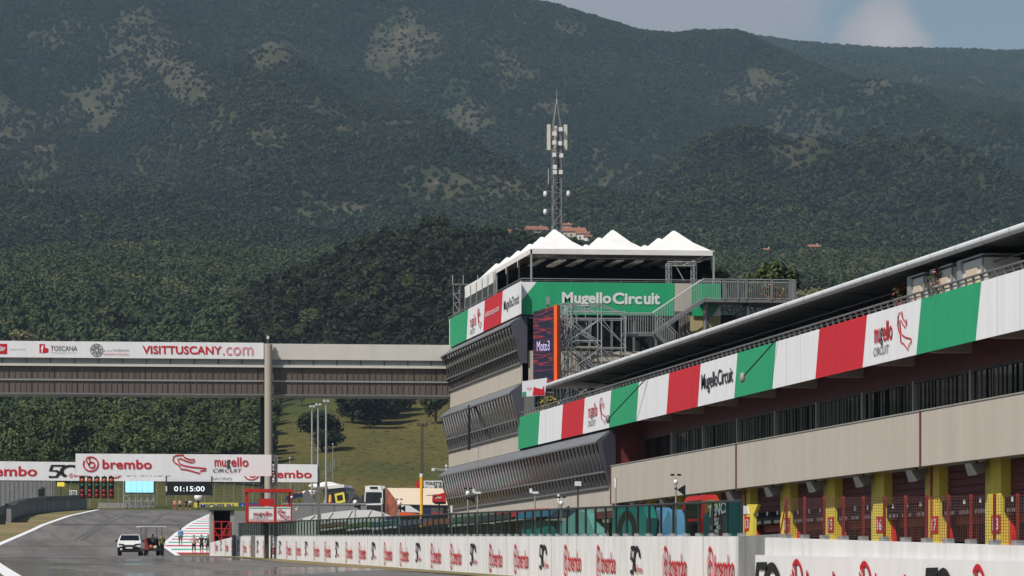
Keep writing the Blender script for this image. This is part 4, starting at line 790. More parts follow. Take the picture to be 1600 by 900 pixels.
def build_scaffold():
    Y = YF-1.3; xs = [XY(p, Y) for p in (870, 887, 934, 971)]; z = lambda py: ZY(900, py, Y); lv = [z(p) for p in (640, 592, 545, 500, 478)]; t = thing('scaffold', 'grey tube scaffold tower behind the video screen', 'scaffold', (xs[1], Y, gz(Y))); g = random.Random(3)
    m = MB()
    for x in xs:
        for dy in (0, -1.6): m.tube((x, Y+dy, gz(Y)), (x, Y+dy, lv[-1] if x != xs[3] else lv[-2]+.2), .045, galv, 6)
    m.build('uprights', t); m = MB()
    for i, q in enumerate(lv):
        for dy in (0, -1.6): m.tube((xs[0]-.1, Y+dy, q), (xs[3 if i != 4 else 2]+.1, Y+dy, q), .036, galv, 6); m.tube((xs[0]-.1, Y+dy, q+.45*(i < 4)), (xs[3 if i in (1, 3) else 2], Y+dy, q+.45*(i < 4)), .032, galv, 5)
        for x in xs: m.tube((x, Y+.1, q), (x, Y-1.7, q), .032, galv, 5)
    m.build('ledgers', t); m = MB()
    for a, b in ((1, 2), (1, 2), (2, 3), (2, 3), (0, 1), (0, 2)):
        for i in range(len(lv)-1):
            for dy in (0, -1.6):
                if g.random() < .85: m.tube((xs[a], Y+dy, lv[i+1]), (xs[b], Y+dy, lv[i]+g.uniform(0, .5)), .032, galv, 5)
                if a == 0: m.tube((xs[b], Y+dy, lv[i+1]), (xs[a], Y+dy, lv[i]), .032, galv, 5)
    for k in range(26): x = g.uniform(xs[0], xs[2]); m.tube((x, Y-g.random()*1.6, g.choice(lv[:3])), (x+g.uniform(-.5, .6), Y-g.random()*1.6, g.choice(lv[2:])), .028, galv, 5)
    m.build('braces', t); m = MB()
    for q in (lv[1], lv[2]): m.box(xs[1], xs[2], Y-1.5, Y-.1, q+.03, q+.09, M('plank', (150, 130, 100), .8))
    m.build('planks', t)
    s = thing('video_screen', 'tall tilted video screen with orange side leaning before the scaffold', 'screen', (xs[0]-1, Y-2.2, z(600))); A = Vector((XY(833, Y-1), Y-1, 0)); B = Vector((XY(865, Y-2.4), Y-2.4, 0)); u = (B-A); L_ = u.length; u.normalize(); fr = Fr(A, u, (0, 0, 1)); z1, z0 = z(487), z(598)
    sm = bpy.data.materials.new('led_picture'); sm.use_nodes = True; N = sm.node_tree.nodes; L = sm.node_tree.links; p = N['Principled BSDF']; p.inputs['Roughness'].default_value = .35; tc = N.new('ShaderNodeTexCoord'); mp = N.new('ShaderNodeMapping'); mp.inputs['Scale'].default_value = (.12, .12, 1.15); ns = N.new('ShaderNodeTexNoise'); ns.inputs['Scale'].default_value = 1.3; ns.inputs['Detail'].default_value = 3; cr = N.new('ShaderNodeValToRGB'); e = cr.color_ramp; e.elements[0].position = .30; e.elements[0].color = (.10, .02, .08, 1); e.elements[1].position = .75; e.elements[1].color = (.02, .16, .2, 1)
    for ps, c in ((.36, (.015, .015, .035, 1)), (.42, (.02, .015, .04, 1)), (.445, (.30, .03, .03, 1)), (.47, (.015, .015, .035, 1)), (.53, (.015, .015, .035, 1)), (.55, (.24, .03, .04, 1)), (.575, (.015, .015, .03, 1)), (.63, (.015, .02, .04, 1))): q = e.elements.new(ps); q.color = c
    L.new(tc.outputs['Object'], mp.inputs[0]); L.new(mp.outputs[0], ns.inputs[0]); L.new(ns.outputs['Fac'], cr.inputs[0]); L.new(cr.outputs[0], p.inputs['Base Color']); L.new(cr.outputs[0], p.inputs['Emission Color']); p.inputs['Emission Strength'].default_value = .15
    m = MB(); m.ext([fr(0, z0), fr(L_, z0-.15), fr(L_, z1+.2), fr(0, z1-.1)], -fr.n*.06, sm); m.text(fr, 'Moto3', L_*.2, (z0+z1)/2-.35, L_*.82, (z0+z1)/2+.3, M('led_lilac', (190, 180, 230), .5, .05, emit=.4), .0, .03); m.build('screen_face', s)
    m = MB(); m.ext([fr(L_+.02, z0-.2), fr(L_+.3, z0-.2), fr(L_+.3, z1+.25), fr(L_+.02, z1+.25)], -fr.n*.3, orange); m.build('side_cover', s); m = MB(); m.ext([fr(0, z0, -.07), fr(L_, z0-.15, -.07), fr(L_, z1+.2, -.07), fr(0, z1-.1, -.07)], -fr.n*.22, black); m.tube(fr(L_*.3, gz(Y), -.2), fr(L_*.3, z0, -.2), .08, dk_m); m.tube(fr(L_*.9, gz(Y), -.2), fr(L_*.9, z0, -.2), .08, dk_m); m.build('back_frame', s)
    q = thing('loudspeaker', 'small pale loudspeaker above the video screen', 'loudspeaker', (XY(856, Y-1), Y-1, z(485))); m = MB(); x = XY(856, Y-1); m.tube((x, Y-1, z(487)-.2), (x, Y-1, z(476)), .05, grey_m); m.box(x-.1, x+.1, Y-1.12, Y-.9, z(478), z(466), lt_m); m.build('cabinet', q)
    b = thing('balcony_banner', 'small tricolour banner hung on the balcony at the tower corner', 'banner', (XY(830, YF-5.5), YF-5.5, ZY(830, 620, YF-5.5))); fr = FY(YF-5.55); X = lambda p: XY(p, YF-5.55); Z = lambda p: ZY(830, p, YF-5.55); m = MB(); m.ext([fr(X(816), Z(620)), fr(X(851), Z(618)), fr(X(855), Z(590)), fr(X(816), Z(596))], (0, .04, 0), white_vinyl); m.poly([fr(X(832), Z(618), .015), fr(X(851), Z(617.5), .015), fr(X(850), Z(602), .015), fr(X(847), Z(608), .015), fr(X(838), Z(606), .015), fr(X(834), Z(604), .015)], red_vinyl); m.poly([fr(X(816), Z(619.5), .015), fr(X(822), Z(619), .015), fr(X(822), Z(612), .015), fr(X(816), Z(613), .015)], green_vinyl); m.text(fr, 'mugello', X(823), Z(611), X(831), Z(604), pink_ink, .0, .015); m.build('cloth', b)
build_scaffold()
# ------------------------------------------------------------------ footbridge
YBR = YX(697, XT)-3
def build_bridge():
    X = lambda px: XY(px, YBR); Z = lambda px, py: ZY(px, py, YBR); x0, x1 = X(-130), XT+.1; z1 = Z(0, 533); zl = Z(0, 558); zm = Z(0, 567); zc = Z(0, 571); zb = Z(0, 614)
    t = thing('footbridge', 'covered footbridge with brown cladding spanning the straight', 'bridge', (X(418), YBR, gz(YBR))); m = MB(); m.box(x0, x1, YBR+.5, YBR+4.3, zb+.1, zl+.2, brownclad)
    m.box(x0, x1, YBR+.36, YBR+.5, zb+.06, zc-.02, brownclad)
    x = x0; k = 0
    while x < x1: m.box(x, x+.05, YBR+.31, YBR+.37, zb+.06, zc-.02, dk_m if k % 4 == 0 else brownclad); x += .42; k += 1
    m.build('cladding', t); m = MB(); m.box(x0, x1, YBR+.2, YBR+4.4, zb-.06, zb+.06, grey_m); m.box(x0, x1, YBR+.26, YBR+.36, (zb+zc)/2-.05, (zb+zc)/2+.06, lt_m); m.build('rail', t)
    m = MB(); m.box(x0, x1, YBR+.12, YBR+4.5, zl-.02, z1-.02, cream); m.box(x0, x1, YBR+.3, YBR+.5, zm, zl, M('grey_band', (140, 144, 146), .5)); m.box(x0, x1, YBR+.14, YBR+.34, zc, zm-.01, cream)
    x = x0+.9
    while x < x1: m.box(x, x+.05, YBR+.24, YBR+.31, zm, zl, dk_m); x += 1.78
    m.build('roof_fascia', t)
    for px, w, dy, mt in ((419.5, .30, -.35, M('column_render', (168, 160, 146), .7, .06, .8, stretch=VS)), (411, .22, 3.6, dk_m)):
        m = MB(); xx = XY(px, YBR+dy); m.tube((xx, YBR+dy, gz(YBR)-1), (xx, YBR+dy, z1-.1 if dy < 0 else zb), w, mt, 18); m.build('column', t)
    m = MB(); xx = X(418); m.tube((xx, YBR-.35, z1-.1), (xx, YBR-.35, Z(418, 530)), .035, grey_m); m.box(xx-.08, xx+.08, YBR-.43, YBR-.27, Z(418, 530), Z(418, 525.5), white_p); m.build('beacon', t)
    b = thing('sign_banner', 'white tourist banner with red lettering along the footbridge roof', 'banner', (X(200), YBR+.05, zl)); fr = FY(YBR+.06); m = MB(); zt = z1+.03; H = zt-zl; m.ext([fr(x0, zl), fr(X(412), zl), fr(X(412), zt), fr(x0, zt)], (0, .05, 0), white_vinyl)
    m.text(fr, 'VISITTUSCANY', X(222.5), zl+H*.27, X(346.5), zl+H*.77, red_ink, .02); m.text(fr, '.com', X(348), zl+H*.22, X(395.5), zl+H*.74, pink_ink, .0)
    m.text(fr, 'TOSCANA', X(79), zl+H*.42, X(120.5), zl+H*.72, black_ink, .0); m.text(fr, 'PROMOZIONE TURISTICA', X(80), zl+H*.27, X(119), zl+H*.33, grey_ink, .0); m.rect(fr, X(61.5), zl+H*.28, X(70), zl+H*.82, red_ink); m.poly([fr(X(70), zl+H*.28, .02), fr(X(75.5), zl+H*.32, .02), fr(X(75.5), zl+H*.55, .02), fr(X(70), zl+H*.6, .02)], red_ink)
    m.text(fr, 'f', X(64), zl+H*.3, X(68), zl+H*.74, white_vinyl, .06, .03)
    m.rect(fr, X(-4), zl+H*.2, X(11), zl+H*.82, red_ink); m.poly([fr(X(0), zl+H*.36, .03), fr(X(6), zl+H*.4, .03), fr(X(9), zl+H*.62, .03), fr(X(4), zl+H*.6, .03), fr(X(1), zl+H*.7, .03)], M('silver_ink', (200, 196, 192), .5)); m.text(fr, 'Regione Toscana', X(15), zl+H*.44, X(40), zl+H*.54, grey_ink, .0)
    c = (X(151), zl+H*.48); ra = X(160.5)-X(151)
    for r in (1, .62, .3): m.stroke(fr, [(c[0]+ra*r*math.cos(q*.3142), c[1]+ra*r*math.sin(q*.3142)) for q in range(20)], .07, grey_ink, True)
    for q in range(7): m.stroke(fr, [(c[0]+ra*.3*math.cos(q*.9), c[1]+ra*.3*math.sin(q*.9)), (c[0]+ra*math.cos(q*.9+.3), c[1]+ra*math.sin(q*.9+.3))], .06, grey_ink)
    m.text(fr, 'fondazione', X(176), zl+H*.42, X(201), zl+H*.58, grey_ink, .0); m.text(fr, 'sistema toscana', X(162), zl+H*.18, X(201), zl+H*.34, pink_ink, .0)
    for q, mm in ((163, red_ink), (168, grey_ink), (172.5, grey_ink)): m.rect(fr, X(q), zl+H*.4, X(q+1.6), zl+H*.47, mm)
    m.build('cloth', b)
build_bridge()
# ------------------------------------------------------------------ start gantry with lights and boards
YG = 277.0
def build_gantry():
    X = lambda px: XY(px, YG); Z = lambda py: ZY(300, py, YG); t = thing('start_gantry', 'white start gantry board with lattice post over the straight', 'gantry', (X(428), YG, gz(YG))); fr = FY(YG-.06); m = MB()
    m.ext([fr(X(118), Z(743.5)), fr(X(424), Z(743.5)), fr(X(424), Z(710)), fr(X(118), Z(709.5))], (0, .05, 0), white_vinyl); brembo(m, fr, X(129), Z(738), Z(713.5)-Z(738), X(237)-X(129))
    trackline(m, fr, X(270), Z(739.5), X(322)-X(270), Z(711)-Z(739.5), .085); mugello(m, fr, X(335), Z(738), X(388)-X(335), Z(714)-Z(738)); m.build('sign_board', t)
    m = MB(); m.truss((X(118), YG+.4, Z(727)), (X(430), YG+.4, Z(727)), .7, grey_m, .05, 1.0, (0, 0, 1)); m.build('crossbeam', t); m = MB(); xx = X(427.5); m.truss((xx, YG+.4, gz(YG)-.5), (xx, YG+.4, Z(710)), .28, grey_m, .045, .6, (1, 0, 0)); m.box(xx+.17, xx+.30, YG+.3, YG+.5, gz(YG), Z(711), lt_m); m.build('post', t)
    for k, px in enumerate((128.5, 140.5, 151.5, 163, 174)):
        s = thing('starting_light', ['amber and red starting light column hanging under the gantry, first from the left', 'starting light column hanging second from the left', 'middle starting light column under the gantry', 'starting light column hanging fourth from the left', 'starting light column nearest the cyan board'][k], 'light', (X(px), YG, Z(744)), 'starting lights under the gantry')
        b = MB(); w = X(px+5)-X(px); b.box(X(px)-w*.85, X(px)+w*.85, YG, YG+.25, Z(779), Z(745), black); b.tube((X(px), YG+.12, Z(745)), (X(px), YG+.12, Z(742)), .04, dk_m); b.build('housing', s)
        for py, mm in ((751, M('amber_lens', (176, 84, 30), .3, emit=.12)), (759, M('green_lens', (22, 78, 66), .3)), (768, M('red_lens', (140, 22, 30), .3)), (775, M('red_lens', (140, 22, 30), .3))): b = MB(); b.ball((X(px), YG-.02, Z(py)), w*.62, mm, 10, 6, sy=.5); b.build('lens', s, True)
build_gantry()
def build_far_banner():
    Y = 392.0; X = lambda px: XY(px, Y); Z = lambda py: ZY(300, py, Y); t = thing('banner_gantry', 'long white sponsor banner on a gantry behind the start lights', 'gantry', (X(496), Y, gz(Y))); fr = FY(Y-.06); m = MB(); x0 = X(-140)
    m.ext([fr(x0, Z(751)), fr(X(496), Z(753)), fr(X(496), Z(725)), fr(X(0), Z(722)), fr(x0, Z(721.5))], (0, .05, 0), white_vinyl); h = Z(727)-Z(749)
    m.text(fr, 'brembo', X(-34), Z(745), X(58), Z(729.5), red_ink, .02); fifty(m, fr, X(76), Z(748), Z(727)-Z(748), X(132)-X(76)); brembo(m, fr, X(168), Z(748.2), Z(727)-Z(748.2), X(268)-X(168)); m.text(fr, 'RACING', X(330), Z(750), X(362), Z(745.5), grey_ink, .0); brembo(m, fr, X(380), Z(750.5), Z(730)-Z(750.5), X(487)-X(380)); m.build('sign_board', t)
    m = MB(); m.truss((x0, Y+.4, Z(738)), (X(497), Y+.4, Z(738)), .6, grey_m, .05, 1.2, (0, 0, 1)); m.build('crossbeam', t); m = MB(); m.box(X(496), X(500), Y+.1, Y+.6, gz(Y)-1, Z(726), grey_m); m.build('post', t); m = MB(); m.box(x0-.4, x0, Y+.1, Y+.6, gz(Y)-1, Z(726), grey_m); m.build('post', t)
    s = thing('timing_board', 'black timing board reading 01:15:00 below the long banner', 'display', (X(295), Y-.5, Z(776))); fr = FY(Y-.6); m = MB(); m.box(X(261), X(329), Y-.55, Y-.2, Z(774), Z(753.5), black); m.build('housing', s); m = MB(); m.text(fr, '01:15:00', X(271.5), Z(768), X(319), Z(760), digit, .005); m.build('digits', s); m = MB(); m.box(X(258.5), X(260.5), Y-.6, Y-.5, Z(768), Z(760), white_p); m.build('side_lamp', s)
    for px in (259.5, 330.5): m = MB(); m.tube((X(px), Y-.4, Z(775)), (X(px), Y-.4, Z(744)), .07, dk_m); m.build('post', s)
    Y2 = 632.0; X = lambda px: XY(px, Y2); Z = lambda py: ZY(220, py, Y2); s = thing('video_board', 'pale cyan video board on a scaffold beside the track', 'display', (X(217), Y2, gz(Y2))); m = MB(); m.box(X(196), X(240), Y2, Y2+.3, Z(769.5), Z(746), cyanled)
    for k in range(1, 5): m.box(X(196+k*8.8)-.015, X(196+k*8.8)+.015, Y2-.02, Y2, Z(769.5), Z(746), M('panel_gap', (110, 180, 205), .5))
    m.build('screen_face', s); m = MB(); m.box(X(194), X(242), Y2+.3, Y2+.5, Z(771), Z(744), dk_m); m.build('back_frame', s); m = MB()
    for k in range(6):
        px = 194+k*9.4
        for dy in (0, 2): m.tube((X(px), Y2+.4+dy, gz(Y2)-.5), (X(px), Y2+.4+dy, Z(771) if k not in (0, 5) else Z(744)), .07, galv, 5)
        if k < 5: m.tube((X(px), Y2+.4, gz(Y2)), (X(px+9.4), Y2+.4, Z(775)), .05, galv, 5); m.tube((X(px+9.4), Y2+.4, gz(Y2)), (X(px), Y2+.4, Z(785)), .05, galv, 5)
    for py in (775, 783, 791): m.tube((X(194), Y2+.4, Z(py)), (X(241), Y2+.4, Z(py)), .05, galv, 5)
    m.build('scaffold_base', s)
build_far_banner()
# ------------------------------------------------------------------ pit wall, glass screen, mesh fence
XW_ = 21.3; YW0 = YX(1150, XW_); YW1 = YX(368, XW_)
def ztop(Y, X=XW_): px = 800+F*math.tan(math.atan2(X, Y)-PSI); return ZX(px, 838, X)
wirec = M('rusty_wire', (96, 62, 56), .6, .2)
def build_pitwall():
    t = thing('pit_wall', 'white pit wall with red and black repeated sponsor marks, below the glass screen', 'wall', (XW_, YW0, gz(YW0))); m = MB(); ys = np.linspace(YW0, YW1, 14)
    for a, b in zip(ys[:-1], ys[1:]):
        a += .01; m.hexa([(XW_, a, gz(a)-.3), (XW_+.35, a, gz(a)-.3), (XW_+.35, b, gz(b)-.3), (XW_, b, gz(b)-.3), (XW_, a, ztop(a)), (XW_+.35, a, ztop(a)), (XW_+.35, b, ztop(b)), (XW_, b, ztop(b))], whitewall)
    for yj in np.arange(YW0+5, YW1, 6.1): m.box(XW_-.006, XW_+.02, yj-.02, yj+.02, gz(yj)-.1, ztop(yj)-.01, M('joint_grey', (150, 148, 146), .8))
    ye = YX(328, XW_); zt = ZX(328, 848, XW_); a = YW1+.02; m.hexa([(XW_, a, gz(a)-.3), (XW_+.35, a, gz(a)-.3), (XW_+.35, ye, gz(ye)-.3), (XW_, ye, gz(ye)-.3), (XW_, a, ztop(a)), (XW_+.35, a, ztop(a)), (XW_+.35, ye, zt), (XW_, ye, zt)], whitewall); m.build('wall', t)
    P = YX(1041, XW_)-YX(1111, XW_); R1 = YX(1111, XW_); per = 13.0/4.7*P; k = 0; logos = MB(); n = 0
    for r in range(40):
        for off, kd in ((0, 'r'), (1, 'r'), (1.86, 'b')):
            y = R1+r*per+off*P
            if y > YW1+25 or y < YW0+1: continue
            o = Vector((XW_-.004, y, 0)); s = (gz(y+2)-gz(y-2))/4; fr = Fr((XW_-.004, y, 0), Vector((0, -1, -.0113)).normalized(), (0, 0, 1)); zt = ztop(y); Hh = 1.52; m = MB()
            if kd == 'r': brembo(m, fr, -.45, zt-.25-1.2, 1.18, 4.1, ringw=.96)
            else: fifty(m, fr, -.1, zt-1.22, .92, 2.1)
            m.build('painted_logo', t)
    for px in (366, 396): y = YX(px, XW_-.1); m = MB(); m.box(XW_-.25, XW_-.02, y-.5, y+.5, gz(y)-.2, ztop(y)+.1, grey_m); m.build('gate_post', t)
    g = thing('metal_barrier', 'bare grey steel barrier end between the two white pit walls', 'barrier', (XW_, YW0-3, gz(YW0))); m = MB(); ya = YX(1197, XW_+.1); m.box(XW_+.05, XW_+.30, ya-2, YW0-.05, gz(YW0)-.3, ztop(YW0)-.0, galv); m.build('panel', g)
    t = thing('pit_wall', 'white pit wall carrying white sponsor boards below the red mesh fence', 'wall', (20.9, ya, gz(ya))); m = MB(); X2 = 20.9; yb = YX(1195, X2); yc = YX(1980, X2); zA, zB = ZX(1195, 840, X2), ZX(1600, 853, X2); yB = YX(1600, X2); zt2 = lambda y: zA+(zB-zA)*(y-yb)/(yB-yb)
    ys = np.linspace(yb, yc, 8)
    for a, b in zip(ys[:-1], ys[1:]): a -= .006; m.hexa([(X2, b, gz(b)-.3), (X2+.3, b, gz(b)-.3), (X2+.3, a, gz(a)-.3), (X2, a, gz(a)-.3), (X2, b, zt2(b)), (X2+.3, b, zt2(b)), (X2+.3, a, zt2(a)), (X2, a, zt2(a))], whitewall)
    m.build('wall', t)
    X3 = X2-.12; pxs = [1180, 1227, 1330, 1388, 1442, 1500, 1620, 1700, 1800, 1900]
    zb1, zb2 = ZX(1180, 867, X3), ZX(1600, 877, X3); y1_, y2_ = YX(1180, X3), YX(1600, X3); zbt = lambda y: zb1+(zb2-zb1)*(y-y1_)/(y2_-y1_)
    for i in range(len(pxs)-1):
        a, b = YX(pxs[i], X3)-.015, YX(pxs[i+1], X3)+.015; m = MB(); m.hexa([(X3, b, gz(b)-.2), (X3+.06, b, gz(b)-.2), (X3+.06, a, gz(a)-.2), (X3, a, gz(a)-.2), (X3, b, zbt(b)), (X3+.06, b, zbt(b)), (X3+.06, a, zbt(a)), (X3, a, zbt(a))], white_vinyl); m.build('sponsor_board', t)
    for px0, px1, kd in ((1181, 1225, 'b'), (1236, 1323, 'r'), (1341, 1437, 'r'), (1446, 1496, 'b'), (1517, 1625, 'r'), (1640, 1760, 'r')):
        a, b = YX(px0, X3), YX(px1, X3); fr = Fr((X3-.004, a, 0), Vector((0, -1, (zbt(b)-zbt(a))/(a-b))).normalized(), (0, 0, 1)); z = zbt(a); m = MB()
        if kd == 'r': brembo(m, fr, 0, z-1.52, 1.46, (a-b), ringw=(a-b)*.26)
        else: fifty(m, fr, 0, z-1.6, 1.42, (a-b)*1.0)
        m.build('board_logo', t)
    # red mesh fence on the wall
    f = thing('mesh_fence', 'red post and wire mesh fence on top of the right pit wall', 'fence', (X2+.15, yB, zt2(yB))); Xf = X2+.15; ppx = [1229, 1257, 1288, 1318, 1349, 1382, 1415, 1448, 1482, 1517, 1554, 1590, 1632, 1674, 1720, 1770]; top = lambda y: zt2(y)+1.0+(y-yB)*.0005
    for p in ppx: y = YX(p, Xf); m = MB(); m.box(Xf-.03, Xf+.03, y-.03, y+.03, zt2(y), top(y)+.04, dkred); m.build('post', f); q = MB(); q.box(Xf-.1, Xf+.1, y-.13, y+.13, zt2(y)-.02, zt2(y)+.1, lt_m); q.build('foot', f)
    m = MB(); ya_, yb_ = YX(1229, Xf), YX(1770, Xf); n = 15
    for k in range(n+1): m.tube((Xf-.055, ya_, zt2(ya_)+.06+(top(ya_)-zt2(ya_)-.06)*k/n), (Xf-.055, yb_, zt2(yb_)+.06+(top(yb_)-zt2(yb_)-.06)*k/n), .006, wirec, 4)
    y = ya_
    while y > yb_: m.tube((Xf-.06, y, zt2(y)+.05), (Xf-.06, y, top(y)), .0055, wirec, 4); y -= .2
    a2 = YX(1219, Xf); m.tube((Xf, a2, zt2(a2)+.1), (Xf, ya_, top(ya_)), .02, dkred, 4); m.build('mesh', f)
    # glass screen on the long wall
    s = thing('glass_screen', 'dark framed glass screen standing on the long pit wall', 'screen', (XW_+.2, YW0, ztop(YW0))); Xs = XW_+.2; y0, y1 = YX(1159, Xs), YX(372, Xs); n = 94; hs = .98
    gm = bpy.data.materials.new('screen_glass'); gm.use_nodes = True; N = gm.node_tree.nodes; N.clear(); L = gm.node_tree.links; out = N.new('ShaderNodeOutputMaterial'); mx = N.new('ShaderNodeMixShader'); tr = N.new('ShaderNodeBsdfTransparent'); gl = N.new('ShaderNodeBsdfGlossy'); tr.inputs[0].default_value = (.40, .52, .49, 1); gl.inputs['Roughness'].default_value = .03; gl.inputs[0].default_value = (.8, .86, .86, 1); mx.inputs[0].default_value = .07; L.new(tr.outputs[0], mx.inputs[1]); L.new(gl.outputs[0], mx.inputs[2]); L.new(mx.outputs[0], out.inputs[0]); pd = None; fd = None
    for k in range(n):
        y = y0+(y1-y0)*k/n; d = (y1-y0)/n
        if pd is None:
            m = MB(); m.box(Xs-.035, Xs+.035, y-.035, y+.035, ztop(y), ztop(y)+hs, dk_m); m.box(Xs-.1, Xs+.1, y-.14, y+.14, ztop(y)+.005, ztop(y)+.09, lt_m); pd = m.build('post', s); g = MB(); g.poly([(Xs, y+.04, ztop(y)+.05), (Xs, y+d-.04, ztop(y+d)+.05), (Xs, y+d-.04, ztop(y+d)+hs-.02), (Xs, y+.04, ztop(y)+hs-.02)], gm); fd = g.build('glass_pane', s)
        else:
            for o_ in (pd, fd): c = o_.copy(); COL.objects.link(c); c.parent = s; c.location = (0, y-y0, ztop(y)-ztop(y0))
    m = MB(); m.tube((Xs, y0, ztop(y0)+hs), (Xs, y1, ztop(y1)+hs), .04, dk_m, 6); m.build('top_rail', s)
build_pitwall()
# camera and sensor poles along the wall
for i, (px, py, kd, lab) in enumerate(((1056, 742, 'cam', 'white dome camera pole nearest the garages'), (962, 747, 'lamp', 'thin pole with white cap at the wall before the beige parapet edge'), (903, 754, 'box', 'thin pole with white camera box before the low gallery'), (877, 777, 'cam', 'short dome camera pole behind the glass screen'), (873, 772, 'lamp', 'short white capped pole left of the short dome camera'), (836, 770, 'tee', 'T shaped white antenna pole before the low gallery glazing'), (746, 770, 'tee', 'T shaped white antenna pole before the left end of the low gallery'), (731, 763, 'cam', 'large white dome camera pole at the left end of the low gallery'), (706, 790, 'lamp', 'very short white capped pole beside the tower foot'), (624, 780, 'cam', 'dome camera pole before the tan motorhome awning'), (597, 778, 'lamp', 'thin dark pole before the white truck'), (555, 779, 'cam', 'dome camera pole before the long white tent'), (442, 790, 'pole', 'thin dark pole before the red marshal podium'))):
    Xp = XW_+.5; y = YX(px, Xp); zb = ztop(y); zt = ZX(px, py, Xp); t = thing('camera_pole', lab, 'pole', (Xp, y, zb)); d = math.hypot(Xp, y)/250; m = MB(); m.tube((Xp, y, zb-.8), (Xp, y, zt-.1), .032*d+.01, lt_m if kd != 'box' else dk_m, 6); m.build('pole', t)
    if kd == 'cam': m = MB(); m.ball((Xp, y, zt-.22), .14*d, white_p, sz=1.2); m.build('dome', t, True); m = MB(); m.ball((Xp, y, zt-.42), .09*d, black); m.ext([(Xp+.05, y, zt-.45), (Xp+.3, y, zt-.3), (Xp+.3, y, zt-.65)], (0, .1, 0), black); m.build('bracket', t); m = MB(); m.box(Xp-.16, Xp-.05, y-.05, y+.05, zt-.03, zt+.03, black); m.box(Xp+.05, Xp+.16, y-.05, y+.05, zt-.03, zt+.03, black); m.build('sensors', t)
    elif kd == 'lamp': m = MB(); m.tube((Xp, y, zt-.32), (Xp, y, zt), .07*d, white_p, 8, .09*d); m.build('cap', t)
    elif kd == 'box': m = MB(); m.box(Xp-.1, Xp+.1, y-.12, y+.12, zt-.12, zt+.04, white_p); m.build('camera', t)
    elif kd == 'tee': m = MB(); m.box(Xp-.2*d, Xp+.2*d, y-.06, y+.06, zt-.04, zt+.05, white_p); m.tube((Xp-.15, y, zt), (Xp-.15, y, zt+.16), .06, white_p); m.build('antenna', t)
# ------------------------------------------------------------------ small structures by the track
def G4(px, d4):                      # a spot on the ground sheet
    p = W(px, 838, d4); return Vector((p.x, p.y, gz(p.y)))
def Mx(px, d4): return px*d4/4000
def podium():
    d = 172; Y = W(420, 0, d).y; X = lambda px: XY(px, Y); Z = lambda py: ZY(420, py, Y); t = thing('marshal_podium', 'red framed marshal podium with white logo panels on the pit wall', 'podium', (X(420), Y, gz(Y)))
    m = MB(); m.box(X(384), X(457), Y-.1, Y+1.6, Z(769), Z(764), red_paint); m.build('roof', t)
    for px in (387, 455):
        for dy in (0, 1.5): m = MB(); m.box(X(px)-.05, X(px)+.05, Y+dy-.05, Y+dy+.05, Z(816), Z(769), red_paint); m.build('post', t)
    m = MB(); m.box(X(386), X(457), Y, Y+1.5, Z(817), Z(815.5), dkred); m.box(X(386), X(457), Y-.04, Y+.02, Z(791), Z(789), red_paint); m.box(X(428), X(431.5), Y-.05, Y+.02, Z(815), Z(791), red_paint); m.box(X(386), X(457), Y-.05, Y+.02, Z(816.5), Z(815), red_paint); m.build('platform', t)
    fr = FY(Y-.02)
    for a, b, k in ((388.5, 427.5, 0), (432, 454, 1)):
        m = MB(); m.box(X(a), X(b), Y-.02, Y+.02, Z(814.5), Z(792), white_vinyl)
        if k == 0: mugello(m, fr, X(396), Z(811), X(425)-X(396), Z(799)-Z(811))
        else: trackline(m, fr, X(434), Z(811), X(452)-X(434), Z(796)-Z(811), .05)
        m.rect(fr, X(a)+.04, Z(794.5), X(b)-.04, Z(793.3), green_vinyl, .012); m.rect(fr, X(a)+.04, Z(813), X(b)-.04, Z(812), red_vinyl, .012); m.build('sign_panel', t)
    m = MB(); m.box(X(405), X(429), Y+.1, Y+.6, Z(790), Z(779), red_paint); m.build('control_box', t); m = MB(); m.tube((X(418), Y+.8, gz(Y)-.3), (X(418), Y+.8, Z(816)), .16, dk_m, 10); m.build('support', t)
    b = thing('ball_lamp', 'white ball lamp on the right corner of the marshal podium', 'lamp', (X(455.5), Y-.2, Z(785))); m = MB(); m.ball((X(455.5), Y-.2, Z(777)), .09, white_p); m.build('globe', b, True); m = MB(); m.tube((X(455.5), Y-.2, Z(789)), (X(455.5), Y-.2, Z(779)), .02, dk_m); m.build('stem', b)
    d = 222; Y = W(347, 0, d).y; X = lambda px: XY(px, Y); Z = lambda py: ZY(347, py, Y); t = thing('marshal_hut', 'open dark marshal hut with red gate at the end of the pit wall', 'hut', (X(347), Y, gz(Y)))
    m = MB(); m.box(X(329), X(334), Y, Y+2, gz(Y)-.3, Z(798), concrete); m.box(X(360), X(366), Y, Y+2, gz(Y)-.3, Z(798), concrete); m.box(X(334), X(360), Y+1.9, Y+2, gz(Y)-.3, Z(798), dark); m.build('wall', t); m = MB(); m.box(X(328), X(367), Y-.2, Y+2.2, Z(798), Z(796.5), dk_m); m.build('roof', t)
    m = MB()
    for px in (334.5, 346, 359): m.box(X(px)-.05, X(px)+.05, Y-.1, Y, gz(Y), Z(815), red_paint)
    for py in (815, 826, 836, 846): m.box(X(334), X(360), Y-.08, Y-.02, Z(py)-.04, Z(py)+.04, red_paint)
    m.tube((X(334), Y-.05, Z(826)), (X(346), Y-.05, Z(846)), .04, red_paint); m.tube((X(359), Y-.05, Z(815)), (X(347), Y-.05, Z(836)), .04, red_paint); m.box(X(347), X(359), Y+.3, Y+.4, gz(Y), Z(826), dkred); m.build('gate', t)
podium()
